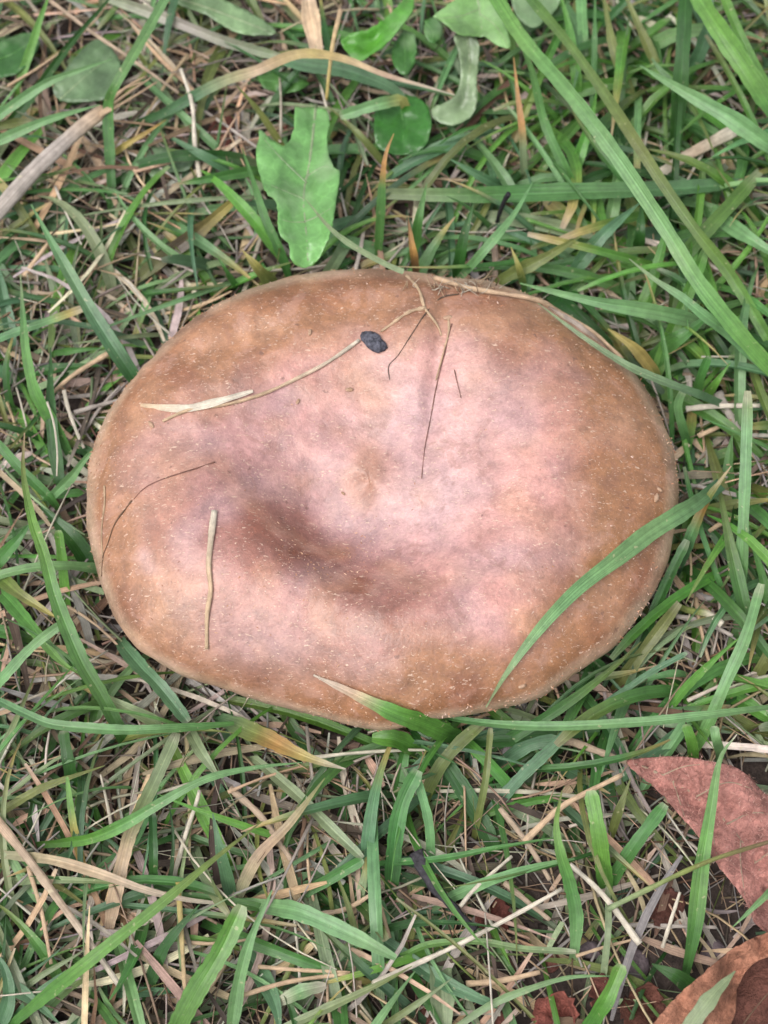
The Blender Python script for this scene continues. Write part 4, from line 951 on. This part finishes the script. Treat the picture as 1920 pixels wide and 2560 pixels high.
B('olive tan blade standing over the straw bed', [(0, 'm'), (.5, 's'), (1, 'o')], 30, [(583, 2262), (643, 2147), (724, 2060), (812, 1945)], (3, 10, 13), base=.9)
B('vivid green slender blade crossing the whole straw bed', [(0, 'g'), (.5, 'b'), (1, 'o')], 30, [(30, 2560), (130, 2478), (232, 2396), (405, 2257), (521, 2159), (656, 2053)], (5, 15, 18, 17))
B('dark blue green pointed blade beside the olive tan blade', 't', 32, [(582, 2250), (566, 2180), (550, 2120), (532, 2033)], (3, 9, 12))
B('wide light green blade bending to the ground at low straw', 'l', 42, [(600, 2258), (680, 2268), (752, 2282), (868, 2332), (990, 2395)], (5, 11, 12), tip='both', fold=.15)
B('light green narrow blade rising beside vivid broad blade', 'l', 32, [(575, 2590), (596, 2454), (625, 2350), (680, 2225)], (4, 12, 16))
B('broad vivid green blade leaning out of low turf', [(0, 'g'), (1, 'b')], 52, [(430, 2600), (451, 2555), (498, 2466), (550, 2379), (604, 2262)], (4, 11, 15), tip='blunt')
S('thick pinkish dry stem slanting through the low turf', [(0, 's'), (.3, 'p'), (.6, 'p'), (1, 'w')], 26, [(-30, 2020), (0, 2060), (75, 2153), (156, 2263), (232, 2367), (298, 2463)], (8, 10, 9, 7), taper=(1, .5))
S('slim straw dropping off the pinkish stem', 's', 12, [(70, 2165), (104, 2280), (128, 2410)], (8, 6))
B('long straw-ended blade lying level over the pinkish stem', [(0, 'm'), (.4, 's'), (1, 'w')], 24, [(-30, 2132), (70, 2142), (145, 2153), (260, 2188), (376, 2228), (492, 2252), (618, 2261)], (6, 11, 10, 7))
B('green blade turning to yellow straw downward', [(0, 's'), (.3, 'a'), (.6, 'y'), (.8, 'b'), (1, 'b')], 20, [(231, 2255), (197, 2124), (182, 2050), (168, 1942)], (4, 9, 12), base=.3, tip='both')
B('dark green wide blade below the long dull level blade', 'd', 36, [(182, 1965), (172, 1900), (160, 1826)], (4, 8, 9), tip='blunt')
B('olive blade lying level near the green-yellow straw', 'o', 22, [(-20, 2045), (87, 1980), (156, 1950), (262, 1914)], (5, 9, 9))
S('short white pointed straw near the olive level blade', 'w', 11, [(280, 2075), (268, 2010), (251, 1936)], (4, 8), taper=(1, .4))
S('pinkish straw under the arching light blade', 'p', 18, [(575, 1970), (654, 2043), (728, 2150)], (6, 6))
S('brown dry stem behind the olive tan blade', 'n', 15, [(745, 2208), (752, 2130), (762, 2045)], (3, 8))
S('yellow white thin straw hanging in low turf', [(0, 'y'), (1, 's')], 13, [(446, 2205), (451, 2292), (464, 2500)], (9, 8, 5))
S('level thin straw tied to the small brown knot', 's', 11, [(645, 2416), (752, 2425), (876, 2431)], (6, 6))
S('slanting thin straw meeting the small brown knot', 's', 13, [(600, 2490), (724, 2454), (870, 2434)], (6, 6))
B('yellowish green blade crossing low near the white leaf strip', [(0, 'm'), (1, 'o')], 22, [(700, 2575), (839, 2512), (960, 2454), (1030, 2415)], (6, 10, 10))
B('short whitish leaf strip by the slanting thin straw', [(0, 'w'), (.5, 'l'), (1, 'w')], 34, [(708, 2500), (760, 2478), (815, 2464)], (6, 8, 7), tip='both')
B('pale straw-green blade across the low corner turf', 'm', 16, [(30, 2492), (100, 2440), (190, 2388), (215, 2370)], (5, 8, 8))
B('dull green blade lying at the foot of vivid slender blade', 't', 34, [(-20, 2440), (20, 2460), (80, 2500), (150, 2560)], (4, 8, 7))
B('teal blade in low corner turf beside pinkish stem', 't', 34, [(-10, 2590), (20, 2500), (10, 2420), (-30, 2370)], (4, 9, 10))
B('blue green blade lying beneath the wide light bending blade', 't', 44, [(620, 2390), (660, 2450), (690, 2520), (700, 2590)], (3, 6, 6))
B('dark green blade behind the broad vivid blade', 'd', 30, [(370, 2480), (400, 2390), (440, 2330), (500, 2260)], (3, 8, 10))
S('pale straw pointing at the kinked green blade', 's', 12, [(905, 2160), (940, 2230), (975, 2345)], (6, 5))
S('yellow tan arched straw near the kinked green blade', [(0, 'p'), (.5, 's'), (1, 'p')], 13, [(800, 2285), (870, 2270), (960, 2215)], (6, 7))
# --- around the fallen leaves
B('green blade drooping from below the vivid cap-edge blade', [(0, 'd'), (.5, 'g'), (1, 'g')], 42, [(975, 2225), (985, 2110), (1005, 2010), (1045, 1925)], (4, 11, 14), tip='blunt')
B('light edged blade drooping beside the black twig', 'l', 24, [(1078, 2160), (1072, 2060), (1048, 1965), (1030, 1930)], (4, 11, 13), tip='blunt')
B('slim upright blade between cap and black twig', 'o', 19, [(1190, 2070), (1213, 1950), (1226, 1820)], (3, 9, 11), tip='blunt')
B('blue green blade slanting up to the cap underside', 't', 32, [(1225, 2030), (1307, 1939), (1380, 1870), (1450, 1805)], (3, 8, 10), tip='blunt')
B('thin level green blade crossing behind the kinked narrow blade', 'g', 17, [(955, 2158), (1105, 2147), (1250, 2118), (1400, 2092)], (6, 11, 12))
kb = B('narrow green blade folded sharply at its low end', [(0, 'm'), (.08, 'l'), (.4, 'g'), (.8, 'b'), (1, 'o')], 32, [(1436, 2378), (1440, 2292), (1423, 2205), (1402, 2136), (1391, 2060), (1405, 1976)], (5, 11, 16, 17))
B('thin yellow green blade running back from the folded blade', [(0, 'b'), (1, 'm')], 18, [(1005, 2390), (1076, 2362), (1192, 2354), (1307, 2372), (1440, 2380)], (5, 8, 7), tip='blunt')
B('bright blunt green blade near the kinked narrow blade', [(0, 'd'), (.4, 'b'), (1, 'b')], 42, [(1516, 2225), (1507, 2150), (1497, 2080), (1477, 1976)], (3, 11, 15), tip='blunt', fold=.12)
B('white edged thin blade under the bright blunt blade', 'm', 17, [(1508, 2448), (1521, 2321), (1519, 2217)], (4, 8, 6), tip='blunt')
B('mid green blade leaning towards the fallen hairy leaf', 'g', 36, [(1522, 2210), (1597, 2101), (1663, 2010)], (3, 9, 11), tip='blunt')
B('olive blade behind the bright blunt blade', 'o', 23, [(1530, 2090), (1550, 2020), (1577, 1945)], (4, 8, 10))
S('pale yellow straw crossing beside the bright blunt blade', 's', 17, [(1310, 2104), (1400, 2020), (1469, 1980), (1555, 1937)], (8, 10, 10))
S('short white straw above the dark red scrap', 'w', 11, [(1150, 2266), (1192, 2217), (1280, 2140)], (7, 8))
S('long whitish straw lying over the dark red scrap', 'w', 14, [(930, 2458), (1134, 2367), (1278, 2292), (1405, 2222)], (7, 9, 10))
S('stiff white straw pointing at the grey pebble', 'w', 16, [(1425, 2160), (1510, 2240), (1600, 2360)], (8, 7), taper=(.7, 1.1))
S('pinkish straw crossing down behind kinked blade', 'p', 15, [(1250, 2020), (1320, 2110), (1375, 2200)], (7, 7))
S('pale broken straw beneath the stiff white straw', 'p', 15, [(1260, 2205), (1320, 2255), (1375, 2300)], (6, 5))
S('tan straw lying above the blunt lowest blade', 's', 16, [(1165, 2460), (1260, 2450), (1350, 2430)], (5, 6))
S('thin whitish straw right of the stiff straw', 's', 9, [(1440, 2390), (1520, 2365), (1600, 2345)], (5, 5))
S('level grey straw beside the upright blade over fallen leaf', 'k', 12, [(1560, 2312), (1680, 2315), (1790, 2318)], (5, 6))
S('short white straw standing by the dark brown scrap', 'w', 11, [(1655, 2372), (1668, 2330), (1700, 2230)], (3, 8))
B('bright upright blade standing over the hairy fallen leaf', [(0, 'd'), (.25, 'g'), (.6, 'b'), (.95, 'l'), (1, 'w')], 36, [(1716, 2425), (1736, 2321), (1753, 2176), (1776, 2032), (1800, 1898), (1842, 1836)], (3, 12, 17, 20), base=.4)
S('thin green brown stem crossing the hairy fallen leaf', [(0, 'm'), (.5, 'o'), (1, 'n')], 14, [(1520, 2272), (1597, 2234), (1771, 2153), (1950, 2096)], (8, 13, 17, 16), name='grass_shoot', cat='grass stem')
B('pale green blade lying on the hairy leaf edge', 'l', 22, [(1960, 2205), (1920, 2234), (1832, 2317)], (9, 14, 13))
B('green blunt lowest blade beside the reddish scrap', [(0, 'd'), (.6, 'b'), (1, 'b')], 40, [(1460, 2600), (1490, 2540), (1516, 2495), (1553, 2410)], (4, 10, 14), tip='blunt')
B('light green arching blade above the red brown scrap', [(0, 'm'), (1, 'l')], 18, [(1130, 2575), (1220, 2515), (1307, 2477), (1423, 2443), (1535, 2440)], (5, 9, 10))
B('yellowish short blade in the low turf by twig', [(0, 'o'), (1, 'm')], 18, [(940, 2575), (1047, 2506), (1130, 2446)], (5, 9, 10))
B('broad dull green blade lying below the black twig', 't', 36, [(940, 2340), (1076, 2437), (1160, 2480), (1245, 2515)], (4, 6, 6), tip='both')
B('wide faded green blade sunk in the low turf', 'm', 60, [(1085, 2370), (1100, 2460), (1112, 2590)], (3, 5, 5), tip='both')
B('pale blade lying across the orange curled leaf', [(0, 'm'), (1, 'm')], 36, [(1715, 2580), (1770, 2505), (1838, 2428)], (15, 17, 16), base=.9)
B('dark green blade hiding under the curled orange leaf', 'd', 40, [(1730, 2470), (1690, 2440), (1630, 2410)], (3, 6, 6))
B('green upright blade between level blade and hairy leaf', 'b', 30, [(1735, 1895), (1728, 1850), (1715, 1810)], (4, 9, 11), tip='blunt')
B('light blade between level blade and hairy leaf stalk', 'l', 26, [(1800, 1880), (1790, 1850), (1785, 1815)], (6, 10, 11), tip='blunt')
B('dark green wide blade in the shade below the cap', 'd', 44, [(1130, 1990), (1100, 1920), (1060, 1850), (1030, 1815)], (2, 5, 6), tip='blunt')
B('deep green level blade in the shade under the cap', 'd', 40, [(1000, 1845), (1200, 1850), (1400, 1835), (1500, 1830)], (3, 5, 5), tip='both')
B('long dark green blade beside the slim upright blade', 'd', 46, [(1230, 2110), (1180, 2010), (1130, 1930), (1080, 1860)], (2, 5, 6), tip='blunt')
B('wide vivid blade cluster end under the near cap edge', 'b', 50, [(1030, 1870), (980, 1850), (930, 1845)], (5, 9, 9), tip='both')
tw = path3([(1040, 2130), (1060, 2170), (1087, 2217), (1145, 2281), (1190, 2324)], (8, 8, 7, 5), 26)
v, f, c, u = tube_geo(tw, 17 * PXM, 'x', 8, .6, (1.15, .35), .12)
o = make('twig', v, f, M_TWIG, None, c, u); place(o, tw[0].copy()); tag(o, 'black withered twig lying in the turf near red scrap', 'twig')
# ------------------------------------------------------------------ stones and clods on bare soil
for k, (x, y, r1, r2, lab, m) in enumerate((
        (1790, 2378, 34, 30, 'rounded grey pebble between hairy leaf and curled leaf', M_PEBBLE),
        (1590, 2405, 42, 36, 'largest purplish grey stone beside the stiff white straw', M_PEBBLE),
        (1610, 2470, 34, 26, 'flat grey stone touching the largest stone', M_PEBBLE),
        (1480, 2372, 26, 22, 'small grey pebble by the folded narrow blade', M_PEBBLE),
        (1385, 2395, 30, 24, 'brown soil clod under the thin yellow green blade', M_CLOD),
        (1060, 2545, 34, 26, 'reddish clod among the lowest short blades', M_CLOD),
        (1250, 2550, 36, 28, 'reddish brown clod beside the red leaf scrap', M_CLOD),
        (550, 300, 34, 30, 'pinkish clod on bare soil near the weed leaves', M_CLOD),
        (720, 290, 34, 24, 'brown clod above the toothed leaf', M_CLOD))):
    b = P(x, y, 2); lump('pebble' if m is M_PEBBLE else 'soil_clod', lab, 'stone' if m is M_PEBBLE else 'soil clod', Vector((b.x, b.y, ground_z(b.x, b.y) + .0008)), r1 * PXM, r2 * PXM, r2 * PXM * .7, k, m, k + 30)
# ------------------------------------------------------------------ random turf
EX = list(LEAVES.values())
CAPX = [(C0[0] + (x - C0[0]) * 1.012, C0[1] + (y - C0[1]) * 1.012) for x, y in CAP]
EXB = [(min(a for a, b in p), max(a for a, b in p), min(b for a, b in p), max(b for a, b in p)) for p in EX]
def clear(pa, zmax_leaf, hw=0):
    for p in pa:
        x, y = proj(p); z = p.z / MM
        if 200 < x < 1720 and 650 < y < 1850 and z > 4.5 and inside(CAPX, x, y): return False
        if z > zmax_leaf:
            for q, b in zip(EX, EXB):
                if b[0] < x < b[1] and b[2] < y < b[3] and inside(q, x, y): return False
    return True
T = random.Random(21)
def jit(c, a=.18):
    k = T.uniform(1 - a * 1.6, 1 + a); return [x * k * T.uniform(1 - a * .35, 1 + a * .35) for x in c]
X0, X1, Y0, Y1 = -0.105, 0.105, -0.125, 0.135
def strand_path(n, L_, zbase, rise, bend, droop):
    x, y = T.uniform(X0, X1), T.uniform(Y0, Y1)
    return sweep(x, y, n, L_, zbase, rise, bend, droop)
def sweep(x, y, n, L_, zbase, rise, bend, droop, h=None):
    h = T.uniform(0, 2 * math.pi) if h is None else h; el = rise; p = Vector((x, y, zbase)); out = [p.copy()]
    for k in range(n - 1):
        d = Vector((math.cos(h) * math.cos(el), math.sin(h) * math.cos(el), math.sin(el)))
        p = p + d * (L_ / (n - 1)); p.z = max(p.z, 0.0004 + ground_z(p.x, p.y)); out.append(p.copy()); h += bend; el -= droop
    return out
# matted dead grass
th = Bag(); cnt = 0
while cnt < 7500:
    L_ = T.uniform(5, 32) * MM
    pa = strand_path(6, L_, T.uniform(0, 4.2) * MM, T.uniform(-.12, .3), T.gauss(0, .10), T.uniform(.0, .14))
    if not clear(pa, 3.0): continue
    gx, gy = proj(pa[2])
    if gx > 1230 and gy > 2180 and T.random() < .45: continue
    cnt += 1
    k = T.choice('ssssppkkkwwneeom'); c = jit(PAL[k], .28)
    wd = T.choice([.16, .2, .28, .35, .42, .5, .6, .8, 1.1, 1.5]) * MM
    if wd < .7 * MM: th.add(*tube_geo(pa, wd * .5, c, 4, .7, (1, .6), .1, T))
    else: th.add(*blade_geo(pa, wd, c, .15, T.uniform(-.5, .5), T.choice(['sharp', 'blunt', 'both']), .7, False, T, 3))
cnt = 0
while cnt < 280:
    pa = strand_path(7, T.uniform(10, 38) * MM, T.uniform(3, 7) * MM, T.uniform(-.1, .25), T.gauss(0, .06), T.uniform(.0, .1))
    gx, gy = proj(pa[3])
    if (gx > 1180 and (gy < 1000 or gy > 2150) and T.random() < .8) or not clear(pa, 3.0): continue
    cnt += 1
    th.add(*tube_geo(pa, T.uniform(.16, .4) * MM, jit(PAL[T.choice('wwwssk')], .12), 5, .6, (1, .45), .12, T))
tag(th.build('thatch', M_STRAW), 'matted pale dead grass strands covering the soil', 'dead grass', kind='stuff')
# low green grass
gr = Bag(); cnt = 0
while cnt < 2900:
    L_ = T.uniform(14, 44) * MM
    x, y = T.uniform(X0, X1), T.uniform(Y0, Y1)
    dn = noise.noise(Vector((x * 26, y * 26, 5)))
    gx, gy = proj(Vector((x, y, .003)))
    lush = gx > 1180 and gy < 1150 or gx > 1640 and gy < 1750
    if not lush and dn < -0.05 and T.random() < .75: continue
    if gx > 1230 and gy > 2180 and T.random() < .75: continue
    if min(math.hypot((gx - 560) / 110, (gy - 330) / 90), math.hypot((gx - 1150) / 130, (gy - 370) / 70), math.hypot((gx - 1780) / 120, (gy - 1500) / 120), math.hypot((gx - 220) / 60, (gy - 1020) / 90)) < 1 and T.random() < .85: continue
    pa = sweep(x, y, 9, L_, -0.5 * MM, T.uniform(.25, 1.15), T.gauss(0, .07), T.uniform(.06, .26))
    if max(p.z for p in pa) > (15 if lush else 10.5) * MM or not clear(pa, 4.0): continue
    cnt += 1
    kk = T.choice('gggtllddbbbbo' if lush else 'gggtttlllddbbomm'); c = jit(PAL[kk], .2); PAL['_'] = c
    col = T.choice([c, c, [(0, 'm'), (.3, '_'), (1, '_')], [(0, '_'), (.7, '_'), (.85, 'y'), (1, 's')], [(0, '_'), (.5, '_'), (1, 'o')]])
    gr.add(*blade_geo(pa, T.choice([1.0, 1.4, 1.8, 2.3, 2.7] if lush else [.7, .9, 1.2, 1.5, 1.9, 2.3]) * T.uniform(.9, 1.1) * MM, col, .28, T.uniform(-.6, .6), T.choice(['sharp', 'sharp', 'blunt']), .6, False, T, 5))
tag(gr.build('grass', M_GRASS), 'short mixed green lawn grass filling the turf', 'grass', kind='stuff')
# wider lawn around, out of the picture
gw = Bag(); cnt = 0
while cnt < 11000:
    x, y = T.uniform(-.30, .30), T.uniform(-.30, .32)
    if X0 < x < X1 and Y0 < y < Y1: continue
    cnt += 1
    dry = T.random() < .5
    pa = sweep(x, y, 6, T.uniform(14, 42) * MM, -.5 * MM, T.uniform(0, .3) if dry else T.uniform(.25, 1.1), T.gauss(0, .1), T.uniform(.05, .25))
    if not clear(pa, 4): continue
    gw.add(*blade_geo(pa, T.uniform(.6, 1.4) * MM if dry else T.uniform(1.2, 2.8) * MM, jit(PAL[T.choice('sspken' if dry else 'gggttldbo')], .2), .2, T.uniform(-.5, .5), 'sharp', .6, False, T, 3))
tag(gw.build('lawn', M_GRASS), 'green and dry lawn grass stretching away from the mushroom', 'grass', kind='stuff')
# crumbs of soil
sc_ = Bag()
for k in range(900):
    x, y = T.uniform(X0, X1), T.uniform(Y0, Y1); r = T.uniform(.4, 1.5) * MM; z = ground_z(x, y); a0 = T.uniform(0, 6)
    ring = [Vector((x + math.cos(a0 + a * 1.2566) * r * T.uniform(.7, 1.2), y + math.sin(a0 + a * 1.2566) * r * T.uniform(.7, 1.2), z + T.uniform(-.1, .4) * r)) for a in range(5)]
    sc_.add(ring + [Vector((x, y, z + r * T.uniform(.6, 1.0))), Vector((x, y, z - r * .3))], [(a, (a + 1) % 5, 5) for a in range(5)] + [((a + 1) % 5, a, 6) for a in range(5)], [(0, 0, 0)] * 7, [(0, 0)] * 7)
tag(sc_.build('soil_crumbs', M_SOIL), 'loose crumbs of dark soil between the grass', 'soil', kind='stuff')
